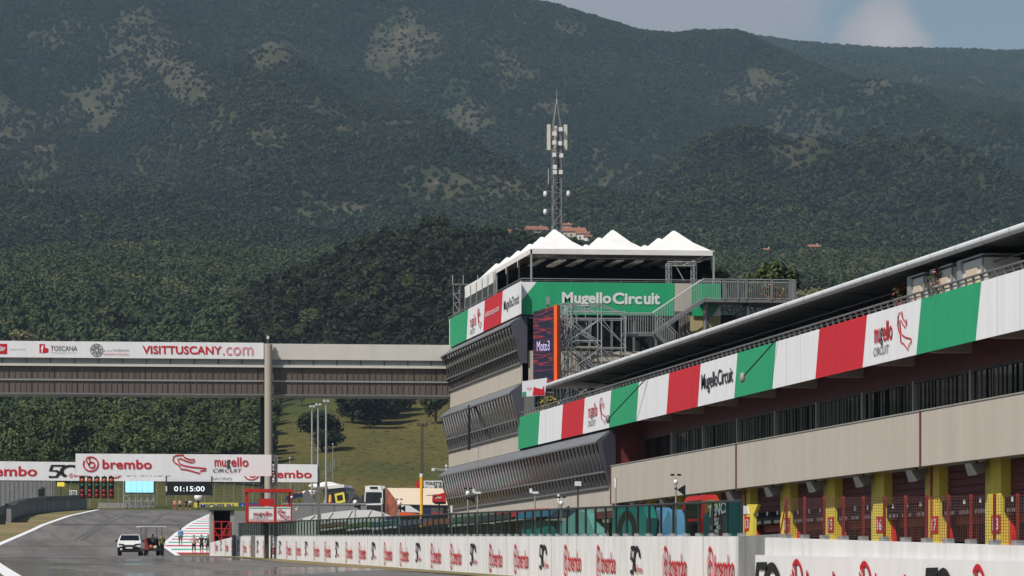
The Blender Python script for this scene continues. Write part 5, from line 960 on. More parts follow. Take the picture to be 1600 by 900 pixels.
def barriers():
    pts = [(10, 822, 325), (16, 812, 345), (30, 805, 360), (60, 802, 375), (100, 799, 385), (130, 797, 392)]; P = [G4(p, d) for p, _, d in pts]; t = thing('tyre_barrier', 'curved grey tyre barrier with dark top along the outside of the bend', 'barrier', P[2]); m = MB(); k = MB(); g = random.Random(2)
    for a, b in zip(P[:-1], P[1:]):
        L_ = (b-a).length; n = max(2, int(L_/1.1)); nn = Vector((b.y-a.y, a.x-b.x, 0)).normalized()*.6
        for i in range(n): p, q = a.lerp(b, i/n), a.lerp(b, (i+.93)/n); h = 1.75; m.hexa([p, q, q+nn, p+nn, p+Vector((0, 0, h)), q+Vector((0, 0, h)), q+nn+Vector((0, 0, h)), p+nn+Vector((0, 0, h))], g.choice((asphaltgrey, concrete, asphaltgrey, grey_m)))
        z = Vector((0, 0, 1.76)); z2 = Vector((0, 0, 2.25)); k.hexa([a+z, b+z, b+nn*2+z, a+nn*2+z, a+nn*.4+z2, b+nn*.4+z2, b+nn*2+z2, a+nn*2+z2], dk_m)
    m.build('tyre_wall', t); k.build('cover', t)
    t = thing('panel_fence', 'grey corrugated panel fence below the long banner on the left', 'fence', G4(40, 398)); Y = W(40, 0, 399).y; X = lambda p: XY(p, Y); m = MB(); x = X(-90)
    while x < X(80): m.box(x, x+.55, Y, Y+.1, gz(Y)-.5, ZY(40, 752, Y), asphaltgrey); m.box(x+.55, x+.7, Y+.05, Y+.12, gz(Y)-.5, ZY(40, 752, Y), grey_m); x += .7
    m.build('panels', t); m = MB(); m.box(X(79.8), X(81.5), Y-.1, Y+.2, gz(Y)-.5, ZY(40, 751, Y), lt_m); m.build('post', t)
    for k, (px, d, lab) in enumerate(((3, 318, 'dark padded barrier block at the left edge of the picture'), (10, 330, 'dark tilted barrier block before the tyre barrier'))): p = G4(px, d); t = thing('barrier_block', lab, 'barrier', p); m = MB(); m.box(p.x-.9, p.x+.45, p.y-.5, p.y+.5, p.z-.2, p.z+1.2, black); m.ext([(p.x-.9, p.y-.4, p.z+1.2), (p.x+.2, p.y-.4, p.z+1.2), (p.x+.4, p.y-.4, p.z+2.3), (p.x-.1, p.y-.4, p.z+2.3)], (0, .8, 0), black if k else dk_m); m.build('body', t)
    t = thing('concrete_barrier', 'pale concrete barrier behind the crest of the track', 'barrier', G4(190, 394)); Y = W(190, 0, 394).y; m = MB(); xs = np.linspace(XY(150, Y), XY(226, Y), 5)
    for a, b in zip(xs[:-1], xs[1:]): m.ext([(a+.03, Y, gz(Y)-.2), (b-.03, Y, gz(Y)-.2), (b-.03, Y, gz(Y)+1.05), (a+.5 if a == xs[0] else a+.03, Y, gz(Y)+1.05)], (0, .5, 0), whitewall if False else concrete)
    m.build('blocks', t)
    p = G4(65, 394); t = thing('track_camera', 'dark trackside camera under a cover on a white stand', 'camera', p); z = lambda py: W(65, py, 394).z; m = MB(); m.box(p.x-.5, p.x+.5, p.y-.4, p.y+.4, z(778), z(764), black); m.ball((p.x+.1, p.y, z(765)), .42, black); m.build('body', t); m = MB(); m.tube((p.x, p.y, p.z), (p.x, p.y, z(778)), .09, lt_m); m.box(p.x-1.0, p.x+1.1, p.y-.3, p.y+.3, z(780), z(777), lt_m); m.build('stand', t)
    p = G4(95, 396); z = lambda py: W(95, py, 396).z; t = thing('flag_panel', 'lit yellow marshal light panel left of the starting lights', 'light', p); m = MB(); m.box(p.x-.55, p.x+.55, p.y, p.y+.2, z(760), z(753.5), ledy); m.build('lit_panel', t); m = MB(); m.tube((p.x, p.y+.1, p.z), (p.x, p.y+.1, z(754)), .07, dk_m); m.ball((p.x+.75, p.y, z(757)), .1, white_p); m.build('post', t)
    p = G4(114.5, 395); z = lambda py: W(114, py, 395).z; t = thing('distance_board', 'small white distance board with black number', 'sign', p); fr = FY(p.y-.01); m = MB(); m.box(p.x-.58, p.x+.58, p.y, p.y+.06, z(775), z(766), white_p); m.text(fr, '150', p.x-.45, z(773.5), p.x+.45, z(767.5), black_ink, .02, .015); m.build('board', t); m = MB(); m.tube((p.x, p.y+.1, p.z), (p.x, p.y+.1, z(775)), .06, grey_m); m.build('post', t)
    Y = W(340, 0, 396).y; X = lambda p: XY(p, Y); z = lambda py: ZY(340, py, Y); t = thing('sponsor_board', 'yellow trackside board with deep blue lettering', 'sign', (X(340), Y, gz(Y))); fr = FY(Y-.01); m = MB(); m.box(X(303), X(372.5), Y, Y+.1, z(798.5), z(785.5), yellow); m.text(fr, 'MICHELIN', X(313), z(794.5), X(365), z(787.2), M('deep_blue_ink', (40, 60, 150), .5), .03, .015); m.build('board', t)
    t = thing('sponsor_board', 'blue trackside board with white drop emblem right of the yellow board', 'sign', (X(380), Y, gz(Y))); m = MB(); m.box(X(373), X(404), Y, Y+.1, z(798.5), z(786), blue_p); m.poly([fr(X(377), z(793), .015), fr(X(379), z(796), .015), fr(X(381), z(793), .015), fr(X(379), z(788), .015)], white_p); [m.stroke(fr, [(X(387)+q*.5, z(794.5)), (X(387)+q*.5+.25, z(790.5))], .16, white_p, off=.015) for q in range(4)]; m.build('board', t)
    # catch fence behind the crest
    Y = W(300, 0, 399).y; t = thing('catch_fence', 'tall thin wire catch fence with curved posts beyond the crest', 'fence', (XY(300, Y), Y, gz(Y))); m = MB(); px = 20
    while px < 470: x = XY(px, Y); zt = gz(Y)+4.1; q = MB(); q.path([(x, Y, gz(Y)-.3), (x, Y, zt-.5), (x+.12, Y-.25, zt), (x+.2, Y-.7, zt+.25)], .045, galv, 5); q.build('post', t); px += 15
    for k in range(9): zz = gz(Y)+.4+k*.45; m.tube((XY(20, Y), Y, zz), (XY(470, Y), Y, zz), .016, galv, 3)
    m.build('wires', t)
    # low roadside fence climbing the meadow
    t = thing('wire_fence', 'thin wire fence climbing the meadow right of the bridge column', 'fence', TP(470, 440)); m = MB(); L_ = [(440, 425), (470, 445), (500, 466), (530, 482)]; prev = None
    for i in range(16):
        px = 436+i*6.2; d = 425+i*3.9; p = TP(px, d); m.tube(p, p+Vector((0, 0, 1.6)), .05, galv, 4)
        if prev is not None:
            for h in (.6, 1.1, 1.55): m.tube(prev+Vector((0, 0, h)), p+Vector((0, 0, h)), .025, galv, 3)
        prev = p
    m.build('fence_run', t)
    for px, top, d, lab in ((487.5, 634, 334, 'leftmost of three tall grey lamp posts before the meadow'), (497, 631, 322, 'middle one of three tall grey lamp posts before the meadow'), (509.5, 625.5, 312, 'tallest and rightmost of three grey lamp posts before the meadow')):
        p = G4(px, d); zt = W(px, top, d).z; t = thing('lamp_post', lab, 'lamp post', p, 'tall lamp posts in the paddock'); m = MB(); m.tube((p.x, p.y, p.z), (p.x, p.y, zt-.2), .15, lt_m, 8, .10); m.build('pole', t); m = MB(); m.tube((p.x-.3, p.y, zt-.2), (p.x+.3, p.y, zt-.2), .05, lt_m); m.build('bracket', t)
        for s in (-1, 1): m = MB(); m.ext([(p.x+s*.22-.16, p.y-.3, zt-.2), (p.x+s*.22+.16, p.y-.3, zt-.2), (p.x+s*.22+.12, p.y-.1, zt+.08), (p.x+s*.22-.12, p.y-.1, zt+.08)], (0, .4, 0), lt_m); m.build('lamp_head', t)
    p = G4(659.5, 345); zt = W(659, 664, 345).z; t = thing('floodlight_mast', 'dark twin tube floodlight mast beside the tower, behind the yellow pole', 'lamp post', p); m = MB()
    for dx in (-.12, .12): m.tube((p.x+dx, p.y, p.z), (p.x+dx, p.y, zt), .06, dk_m, 6)
    m.build('pole', t); m = MB(); m.box(p.x-.7, p.x+.8, p.y-.05, p.y+.05, zt-.1, zt, dk_m); m.build('crossarm', t)
    for dx in (-.5, .1, .6): m = MB(); m.ext([(p.x+dx-.2, p.y-.35, zt), (p.x+dx+.2, p.y-.35, zt), (p.x+dx+.15, p.y, zt+.3), (p.x+dx-.15, p.y, zt+.3)], (0, .25, 0), dk_m); m.build('lamp_head', t)
    p = G4(658.5, 232); z = lambda py: W(658, py, 232).z; t = thing('marker_pole', 'thick yellow pole with white cap in the paddock', 'pole', p); m = MB(); m.tube((p.x, p.y, p.z), (p.x, p.y, z(745)), .145, M('warm_yellow_paint', (232, 176, 44), .5), 10); m.build('pole', t); m = MB(); m.tube((p.x, p.y, z(745)), (p.x, p.y, z(740)), .16, white_p, 10); m.build('cap', t)
    for px, top, d, lab in ((453, 716, 330, 'short thin post with small white lamp above the meadow fence'), (520, 694, 400, 'very thin grey pole standing on the lower meadow')):
        p = G4(px, d); zt = W(px, top, d).z; t = thing('thin_post', lab, 'pole', p); m = MB(); m.tube((p.x, p.y, p.z), (p.x, p.y, zt), .05, galv); m.build('pole', t); m = MB(); m.ball((p.x, p.y, zt), .15, lt_m); m.build('cap', t)
barriers()
# ------------------------------------------------------------------ paddock
def paddock():
    Y = W(510, 0, 268).y; X = lambda p: XY(p, Y); z = lambda py: ZY(510, py, Y); t = thing('panel_wall', 'grey panel wall behind the podium with a pale capping', 'wall', (X(510), Y, gz(Y))); m = MB(); x0 = X(440)
    m.box(X(364), X(440)-.03, Y, Y+.25, gz(Y)-.3, z(800), asphaltgrey)
    for a, b in ((440, 488), (488, 522), (522, 572)): m.box(X(a)+.03, X(b)-.03, Y, Y+.25, gz(Y)-.3, z(788.5), asphaltgrey)
    m.box(X(440), X(572), Y-.05, Y+.3, z(788.5), z(786), lt_m); m.build('panels', t); m = MB(); m.stroke(FY(Y-.01), [(X(461), z(794)), (X(462.5), z(798)), (X(465), z(792))], .12, white_p, off=.01); m.build('painted_tick', t)
    d = 246; Y = W(540, 0, d).y; X = lambda p: XY(p, Y); z = lambda py: ZY(540, py, Y); t = thing('tent', 'long low white arched tent behind the glass screen', 'tent', (X(540), Y, gz(Y))); m = MB(); prof = [(463, 813.5), (472, 810), (492, 804.5), (520, 800), (550, 797), (580, 796.5), (600, 801), (620, 810)]; n = len(prof)
    for i in range(n-1):
        for k in range(5):
            q = lambda j, kk: (X(prof[j][0]+kk*3), Y+kk*2.2, z(prof[j][1])+.25*math.sin(kk*1.57)*0)
            m.poly([q(i, k), q(i+1, k), q(i+1, k+1), q(i, k+1)], white_f)
    m.ext([(X(a), Y, z(b)) for a, b in prof]+[(X(620), Y, gz(Y)), (X(463), Y, gz(Y))], (0, .05, 0), white_f); m.build('canvas', t, False); m = MB()
    for i in range(1, n-1): m.tube((X(prof[i][0]), Y-.04, z(prof[i][1])), (X(prof[i][0]-10), Y-.04, z(814)), .03, M('tent_seam', (205, 200, 192), .7))
    m.build('seams', t); m = MB(); m.ext([(X(600), Y-.3, z(812)), (X(604), Y-.3, z(806.5)), (X(616), Y-.3, z(806.5)), (X(622), Y-.3, z(812))], (0, .1, 0), M('violet_canvas', (62, 54, 130), .6)); m.build('side_flap', t)
    # hospitality unit with tan roof
    d = 300; Y = W(650, 0, d).y; X = lambda p: XY(p, Y); z = lambda py: ZY(650, py, Y); t = thing('hospitality_unit', 'hospitality unit with steep tan roof and navy walls left of the tower', 'building', (X(650), Y, gz(Y)))
    m = MB(); m.ext([(X(609), Y+3.2, z(761.5)), (X(697), Y+3.2, z(762)), (X(700), Y, z(789)), (X(624.5), Y, z(788))], (0, .12, -.08), tan_canvas); m.build('roof', t); m = MB(); m.box(X(625), X(700), Y+.15, Y+.4, gz(Y)-.3, z(789), navy); m.box(X(674), X(692), Y+.08, Y+.15, z(801), z(793), M('grey_window', (84, 82, 78), .3)); m.box(X(674), X(692), Y+.06, Y+.12, z(804), z(801), red_paint); m.box(X(692.5), X(700), Y+.05, Y+.15, gz(Y), z(790), black); m.build('wall', t)
    m = MB(); m.ext([(X(606), Y+3.1, z(763)), (X(609), Y+3.15, z(762)), (X(624), Y-.02, z(789)), (X(616), Y-.02, gz(Y)), (X(606), Y+3, gz(Y))], (0, .1, 0), M('rust_panel', (126, 70, 52), .7, .5, .8)); m.ext([(X(603), Y+3.2, z(763)), (X(606), Y+3.2, z(762)), (X(606), Y+3.2, gz(Y)), (X(601), Y+3.2, gz(Y))], (0, .1, 0), black); m.build('gable', t)
    m = MB(); m.ext([(X(627), Y-.2, z(789)), (X(640), Y-.2, z(790)), (X(657), Y-.2, z(801)), (X(627), Y-.2, z(800))], (0, .06, 0), white_p); m.ext([(X(624), Y-.22, z(800)), (X(640), Y-.22, z(801)), (X(657), Y-.22, z(804)), (X(657), Y-.22, z(807)), (X(624), Y-.22, z(807))], (0, .06, 0), orange); m.build('side_sail', t)
    d = 345; Y = W(678, 0, d).y; X = lambda p: XY(p, Y); z = lambda py: ZY(678, py, Y); t = thing('toilet_cabin', 'white cabin lettered TOILETTE beside the tower', 'cabin', (X(678), Y, gz(Y))); fr = FY(Y-.01); m = MB(); m.box(X(662), X(691.5), Y, Y+2.5, gz(Y)-.3, z(751), white_p); m.text(fr, 'TOILETTE', X(664), z(757.5), X(690), z(753), black_ink, .03, .02); m.build('body', t)
    m = MB(); m.text(fr, 'T', X(665.5), z(764.5), X(667.5), z(761), black_ink, .02, .02); m.text(fr, '!', X(672.6), z(764.5), X(673.6), z(761), black_ink, .02, .02); m.build('pictograms', t); m = MB()
    for px in (681, 688): m.box(X(px)-.2, X(px)+.2, Y-.04, Y, gz(Y), z(758), grey_m)
    m.build('door', t); m = MB(); m.box(X(650), X(657), Y-1, Y, gz(Y), z(752), red_paint); b = m.build('red_cabinet'); tag(b, 'dark red cabinet behind the tan roof, left of the toilets', 'cabinet')
    d = 258; Y = W(688, 0, d).y; X = lambda p: XY(p, Y); z = lambda py: ZY(688, py, Y); t = thing('booth', 'small rounded red booth with dark base against the tower corner', 'booth', (X(688), Y, gz(Y))); fr = FY(Y-.01); m = MB(); m.ext([(X(678), Y, z(784)), (X(697), Y, z(784)), (X(697), Y, z(769)), (X(692), Y, z(770.5)), (X(686), Y, z(772)), (X(678.5), Y, z(772.5))], (0, 1.6, 0), red_paint); [m.stroke(fr, [(X(680.5)+q*.13, z(779)), (X(680.5)+q*.13+.05, z(776))], .06, white_p, off=.015) for q in range(5)]; m.build('body', t); m = MB(); m.ext([(X(678), Y+.05, z(784)), (X(697), Y+.05, z(784)), (X(697), Y+.05, z(787.5)), (X(683), Y+.05, z(787.5))], (0, 1.5, 0), black); m.box(X(686), X(688), Y+.4, Y+.7, gz(Y), z(787), dk_m); m.box(X(667), X(681), Y-.1, Y+.5, z(774)-.04, z(774)+.03, grey_m); m.build('base', t)
    # trucks
    def wheel_pair(p, t, xs, ys, r=.5):
        for x in xs:
            for y in ys:
                m = MB(); m.tube((p.x+x-.15, p.y+y, p.z+r), (p.x+x+.15, p.y+y, p.z+r), r, rubber, 16); w = m.build('wheel', t); m = MB(); s = -1 if x < 0 else 1; m.tube((p.x+x+s*.14, p.y+y, p.z+r), (p.x+x+s*.165, p.y+y, p.z+r), r*.55, lt_m, 12); m.build('rim', w)
    p = Vector((0, 0, 0)); t = thing('truck', 'white lorry facing the camera between dark tarpaulin and tan roofed unit', 'truck'); m = MB()
    m.ext([(-1.22, 0, .9), (1.22, 0, .9), (1.24, 0, 2.5), (1.14, .05, 3.3), (.95, .1, 3.72), (-.95, .1, 3.72), (-1.14, .05, 3.3), (-1.24, 0, 2.5)], (0, 2.3, 0), white_p); m.build('cab', t); m = MB(); m.box(-1.0, 1.0, .3, 2.3, 3.72, 4.05, white_p); m.ext([(-1.0, .28, 3.72), (1.0, .28, 3.72), (.8, .9, 4.1), (-.8, .9, 4.1)], (0, .3, 0), white_p); m.build('roof_spoiler', t)
    m = MB(); m.ext([(-1.08, -.03, 2.0), (1.08, -.03, 2.0), (1.02, .02, 3.15), (-1.02, .02, 3.15)], (0, .05, 0), glassd); m.build('windscreen', t); m = MB(); m.box(-1.0, 1.0, -.04, .02, 3.17, 3.3, black); m.box(-.5, .5, .02, .12, 3.72, 3.95, black); m.build('sun_visor', t); m = MB(); m.box(-.95, .95, -.05, .01, .95, 1.75, black)
    for k in range(4): m.box(-.9, .9, -.07, -.05, 1.05+k*.18, 1.12+k*.18, dk_m)
    m.build('grille', t); m = MB(); m.box(-1.24, 1.24, -.15, .15, .35, .9, black); m.build('bumper', t)
    for s in (-1, 1): m = MB(); m.box(s*.75-.22, s*.75+.22, -.18, -.15, .6, .85, M('headlamp', (210, 212, 215), .1)); m.build('headlight', t); m = MB(); m.box(s*1.42-.1, s*1.42+.1, -.1, .1, 2.1, 2.9, black); m.tube((s*1.2, .1, 2.9), (s*1.42, 0, 2.9), .03, black); m.build('mirror', t)
    m = MB(); m.box(-1.27, 1.27, 2.7, 13, 1.1, 4.1, white_p); m.box(-.9, .9, 2.2, 13, .75, 1.08, dk_m); m.build('trailer', t); wheel_pair(p, t, (-1.05, 1.05), (.9, 4.5, 10.2, 11.5)); proto(t); t.location = G4(584, 345); t.scale = (1.05, 1.05, 1.12); t.rotation_euler = (0, 0, math.radians(-9))
    t2 = thing('truck', 'black race truck seen from behind with yellow square frame emblem', 'truck'); m = MB(); m.ext([(-1.25, 0, .9), (1.25, 0, .9), (1.25, 0, 3.3), (1.1, 0, 3.6), (-1.1, 0, 3.6), (-1.25, 0, 3.3)], (0, 8, 0), black); m.build('body', t2); fr = FY(-.01); m = MB(); m.stroke(fr, [(-.05, 1.95), (.9, 2.05), (.85, 2.95), (-.1, 2.85)], .34, yellow, True, .01); m.rect(fr, -1.15, 3.05, 1.15, 3.2, dk_m, .01); m.build('emblem', t2); m = MB(); m.box(-1.2, 1.2, -.06, 0, .4, .9, dk_m); m.build('bumper', t2)
    m = MB(); m.box(-1.0, 1.0, .3, 7.8, 3.6, 3.95, white_f); m.build('roof_cover', t2)
    for s in (-1, 1): m = MB(); m.box(s*1.0-.12, s*1.0+.12, -.09, -.06, .55, .8, red_paint); m.build('tail_light', t2); m = MB(); m.box(s*1.35-.06, s*1.35+.06, .3, .5, 2.2, 2.9, black); m.build('mirror', t2)
    wheel_pair(p, t2, (-1.05, 1.05), (1.2, 2.4, 6.5)); proto(t2); t2.location = G4(529, 344); t2.scale = (1.1, 1, 1.18); t2.rotation_euler = (math.radians(0), math.radians(-5), math.radians(-14))
    o = MB(); q = G4(541, 318); o.tube((q.x-.9*0, q.y, q.z), (q.x, q.y, q.z+.1), .3, black, 10); q = G4(516, 322); z0 = W(516, 784, 322).z; o = MB(); o.tube((q.x, q.y, q.z), (q.x, q.y, z0), .2, orange, 8); o.tube((q.x, q.y, z0), (q.x, q.y, z0+.9), .22, M('amber_paint', (240, 170, 50), .4), 8, .15); tag(o.build('beacon_post'), 'slim orange and yellow beacon left of the yellow emblem', 'beacon')
    for pts, mm, lab, dd in (([(474, 788), (474, 770), (481, 764), (494, 786)], grey_m, 'grey tarpaulin slope left of the black truck', 300), ([(545, 786), (556, 772), (572, 786)], M('dark_tarpaulin', (58, 58, 62), .7), 'dark tarpaulin ridge between the two trucks', 300)):
        Yt = W(pts[0][0], 0, dd).y; m = MB(); a = [(XY(px, Yt), Yt, ZY(px, py, Yt)) for px, py in pts]; base = [(a[-1][0], Yt, gz(Yt)), (a[0][0], Yt, gz(Yt))]; m.ext(a+base, (.4, 5, 0), mm); tag(m.build('tarpaulin'), lab, 'tarpaulin')
    Yt = W(460, 0, 300).y; z = lambda py: ZY(460, py, Yt); m = MB(); X = lambda p: XY(p, Yt); m.ext([(X(447), Yt, z(783)), (X(473), Yt, z(776)), (X(473), Yt, z(769)), (X(462), Yt, z(771)), (X(449), Yt, z(775))], (0, 2.2, 0), navy); m.box(X(463), X(472), Yt, Yt+2, z(769), z(768), orange)
    for px in (451, 468): m.tube((X(px), Yt, gz(Yt)), (X(px), Yt, z(779)), .08, dk_m)
    tag(m.build('loader'), 'dark blue loader arm raised behind the podium', 'loader')
    for px, py, r, lab in ((484, 768, 10, 'crumpled white cover behind the grey tarpaulin'), (512, 757, 14, 'white tarpaulin bundle on the roof behind the black truck')):
        q = G4(px, 352); c = W(px, py, 352); m = MB(); g = random.Random(px)
        for k in range(6): m.ball((c.x+g.uniform(-1.1, 1.1)*r/10, c.y+g.uniform(-.8, .8), c.z+g.uniform(-.35, .1)), .75*r/10, white_f, 9, 6, 1.2, 1, .32)
        m.box(c.x-.6, c.x+.6, c.y-.4, c.y+.4, q.z, c.z-.2, lt_m); tag(m.build('covered_load', None, True), lab, 'load')
paddock()
# ------------------------------------------------------------------ pit lane stands behind the glass
def stands():
    def stand(px, w, Xp, z_h, mt, mt2, lab, kind=0):
        y = YX(px, Xp); g0 = gz(y); t = thing('pit_stand', lab, 'stand', (Xp, y, g0), 'pit lane stands behind the glass screen'); L_ = w; zt = ZX(px, z_h, Xp); m = MB()
        if kind == 0: m.box(Xp, Xp+.7, y-L_/2, y+L_/2, g0+.1, zt-.45, mt2); m.build('cabinet', t); m = MB(); m.ext([(Xp-.3, y-L_/2-.2, zt-.3), (Xp-.3, y+L_/2+.2, zt-.3), (Xp-.1, y+L_/2, zt), (Xp-.1, y-L_/2, zt)], (1.0, 0, .05), mt); m.build('canopy', t)
        elif kind == 1: m.ext([(Xp, y+L_/2, g0), (Xp, y-L_/2*.8, g0), (Xp, y-L_/2, zt-.5), (Xp, y-L_/2*.8, zt), (Xp, y+L_/2*.7, zt), (Xp, y+L_/2, zt-.4)], (.4, 0, 0), mt); m.build('body', t); fr = FX(Xp-.01); m = MB(); m.stroke(fr, [(-y+L_*.20*math.cos(q*.3142), (g0+zt)/2+.35+(zt-g0)*.26*math.sin(q*.3142)) for q in range(20)], L_*.12, black_ink, True, .01, wv=.3); m.build('emblem', t)
        else: m.ext([(Xp, y+L_/2, g0), (Xp, y-L_/2, g0), (Xp, y-L_/2, zt-1.2), (Xp, y-L_/4, zt-.2), (Xp, y, zt), (Xp, y+L_/2, zt-.5)], (.5, 0, 0), mt); m.build('body', t)
        m = MB()
        for s in (-1, 1): m.tube((Xp-.4, y+s*L_*.4, g0), (Xp-.4, y+s*L_*.4, g0+1.4), .04, lt_m); 
        m.box(Xp-.8, Xp-.3, y-L_*.4, y+L_*.4, g0+1.3, g0+1.4, lt_m); m.build('counter', t)
    S = [(980, 9, 25.5, 792, teal, teal, 'teal pit stand with large black zero emblem', 1), (1026, 3.4, 26, 793, skyblue, skyblue, 'pale blue cabinet stand left of the red rescue truck', 2), (1044, 2.2, 26, 796, skyblue, blue_p, 'narrow blue cabinet stand touching the red rescue truck', 2), (903, 10, 25, 797, paleteal, paleteal, 'pale teal sloping stand left of the zero emblem', 2), (938, 6, 25.5, 800, maroon, maroon, 'dark red stand between two teal stands', 0), (858, 7, 25.5, 800, navy, navy, 'navy stand left of the pale teal slope', 0), (832, 7, 25, 799, M('sea_blue', (40, 110, 140), .5), teal, 'sea blue stand with teal cabinet', 0), (800, 12, 25.5, 799, red_paint, dk_m, 'dark stand with thin red canopy before the low gallery', 0), (760, 14, 25, 806, dk_m, black, 'black stand with grey canopy near the tower foot', 0), (720, 15, 25.5, 808, M('moss_green', (60, 90, 66), .6), dk_m, 'moss green canopied stand below the low gallery end', 0), (680, 8, 25, 812, M('faded_orange', (130, 72, 48), .7), navy, 'stand with faded orange canopy behind the glass', 0), (640, 9, 25.5, 813, M('lilac_canvas', (84, 78, 100), .6), dk_m, 'lilac canopied stand behind the glass below the tan unit', 0), (596, 10, 25, 815, M('deep_teal', (20, 78, 78), .6), dk_m, 'small teal canopied stand behind the glass, below the white truck', 0), (552, 11, 25.5, 818, M('leaf_green_paint', (66, 92, 44), .6), dk_m, 'bright green canopied stand behind the glass, below the white tent', 0), (512, 12, 25, 818, M('rust_canvas', (104, 72, 58), .6), dk_m, 'rust canopied stand behind the far part of the glass', 0)]
    for a in S: stand(*a)
    # red rescue truck and the sloped lettered panel
    Xp = 28.0; y1, y0 = YX(1056, Xp), YX(1097, Xp); g0 = gz((y0+y1)/2); zt = ZX(1095, 773, Xp); L_ = y1-y0; W_ = XY(1143, y0)-Xp; t = thing('rescue_truck', 'red rescue truck with tall cab rising above the glass screen', 'truck', (Xp, (y0+y1)/2, g0)); m = MB()
    a_, b_ = .45, .62; lo = [(Xp, y0, g0+.5), (Xp+W_, y0, g0+.5), (Xp+W_, y1, g0+.5), (Xp, y1, g0+.5)]; md = [(x, y, zt-.95) for x, y, _ in lo]; hi = [(Xp+a_*.3, y0+.25, zt), (Xp+W_*.52, y0+.25, zt), (Xp+W_*.52, y1-1.6, zt), (Xp+a_*.3, y1-1.6, zt)]
    for p_, q_ in ((lo, md), (md, hi)):
        for k in range(4): m.poly([p_[k], p_[(k+1) % 4], q_[(k+1) % 4], q_[k]], red_paint)
    m.poly(hi, red_paint); m.poly(lo[::-1], dk_m); m.build('cab', t); fr = FX(Xp-.005)
    lerp = lambda A, B, u: tuple(A[i]+(B[i]-A[i])*u for i in range(3))
    def pane(c4, u0, u1, v0, v1, mt, nm, off): m = MB(); q = [lerp(lerp(c4[0], c4[1], u), lerp(c4[3], c4[2], u), v) for u, v in ((u0, v0), (u1, v0), (u1, v1), (u0, v1))]; m.poly([(x+off[0], y+off[1], z+.004) for x, y, z in q], mt); m.build(nm, t)
    pane((md[3], md[0], hi[0], hi[3]), .16, .9, .08, .8, glassd, 'side_window', (-.012, 0)); pane((lo[3], lo[0], md[0], md[3]), .3, .9, .62, .97, glassd, 'lower_window', (-.012, 0)); pane((md[0], md[1], hi[1], hi[0]), .1, .86, .08, .8, M('amber_glass', (120, 110, 40), .15), 'windscreen', (0, -.012))
    for f_ in (.2, .8):
        m = MB(); m.tube((Xp-.02, y1-L_*f_, g0+.5), (Xp+.35, y1-L_*f_, g0+.5), .5, rubber, 16); w = m.build('wheel', t); m = MB(); m.tube((Xp-.04, y1-L_*f_, g0+.5), (Xp-.02, y1-L_*f_, g0+.5), .28, lt_m, 12); m.build('rim', w)
    m = MB(); m.rect(fr, -y1+L_*.05, g0+1.2, -y1+L_*.2, g0+1.5, white_p, .012); m.build('door_plate', t)
    Xq = 24.0; q1, q0 = YX(1100, Xq), YX(1153, Xq); fr = FX(Xq); a = -q1; w = q1-q0; zz = lambda px, py: ZX(px, py, Xq); t = thing('banner', 'dark teal sloped banner with white letters and snowflake emblem behind the glass', 'banner', (Xq, q0, gz(q0))); m = MB(); m.ext([fr(a, gz(q0)), fr(a+w, gz(q0)), fr(a+w, zz(1150, 786)), fr(a+w*.75, zz(1130, 783)), fr(a, zz(1085, 805))], (.06, 0, 0), M('petrol_panel', (38, 92, 94), .5)); m.ext([fr(a+w*.2, gz(q0), .01), fr(a+w*.55, gz(q0), .01), fr(a+w*.55, zz(1120, 800), .01), fr(a+w*.2, zz(1098, 810), .01)], (.005, 0, 0), maroon)
    fs = Fr(fr(a+w*.16, zz(1090, 811)), Vector((0, -1, .035)).normalized(), (0, 0, 1)); m.text(fs, 'TENCS', 0, 0, w*.58, .40, white_p, .03, .03)
    for k in range(8): c_ = (a+w*.36, zz(1105, 825)); an = k*.785; m.stroke(fr, [c_, (c_[0]+.85*math.cos(an), c_[1]+.38*math.sin(an))], .13, white_p, off=.02); m.stroke(fr, [(c_[0]+.55*math.cos(an+.3), c_[1]+.26*math.sin(an+.3)), (c_[0]+.75*math.cos(an), c_[1]+.34*math.sin(an)), (c_[0]+.55*math.cos(an-.3), c_[1]+.26*math.sin(an-.3))], .1, white_p, off=.02)
    m.build('cloth', t)
    Xq = 23.2; t = thing('sign_stand', 'yellow angular sign stand at the end of the glass screen', 'sign', (Xq, YX(1170, Xq), gz(YX(1170, Xq)))); fr = FX(Xq); A = lambda px: -YX(px, Xq); m = MB(); m.ext([fr(A(1166), ZX(1170, 840, Xq)-1), fr(A(1176), ZX(1170, 840, Xq)-1), fr(A(1177), ZX(1177, 805, Xq)), fr(A(1184), ZX(1184, 788, Xq)), fr(A(1167), ZX(1167, 788, Xq)), fr(A(1172), ZX(1172, 805, Xq))], (.1, 0, 0), yellow); m.build('frame', t); m = MB(); m.ext([fr(A(1160), ZX(1160, 803, Xq), .02), fr(A(1170), ZX(1170, 803, Xq), .02), fr(A(1169), ZX(1169, 791, Xq), .02), fr(A(1160), ZX(1160, 790, Xq), .02)], (.05, 0, 0), white_p); m.build('panel', t)
stands()
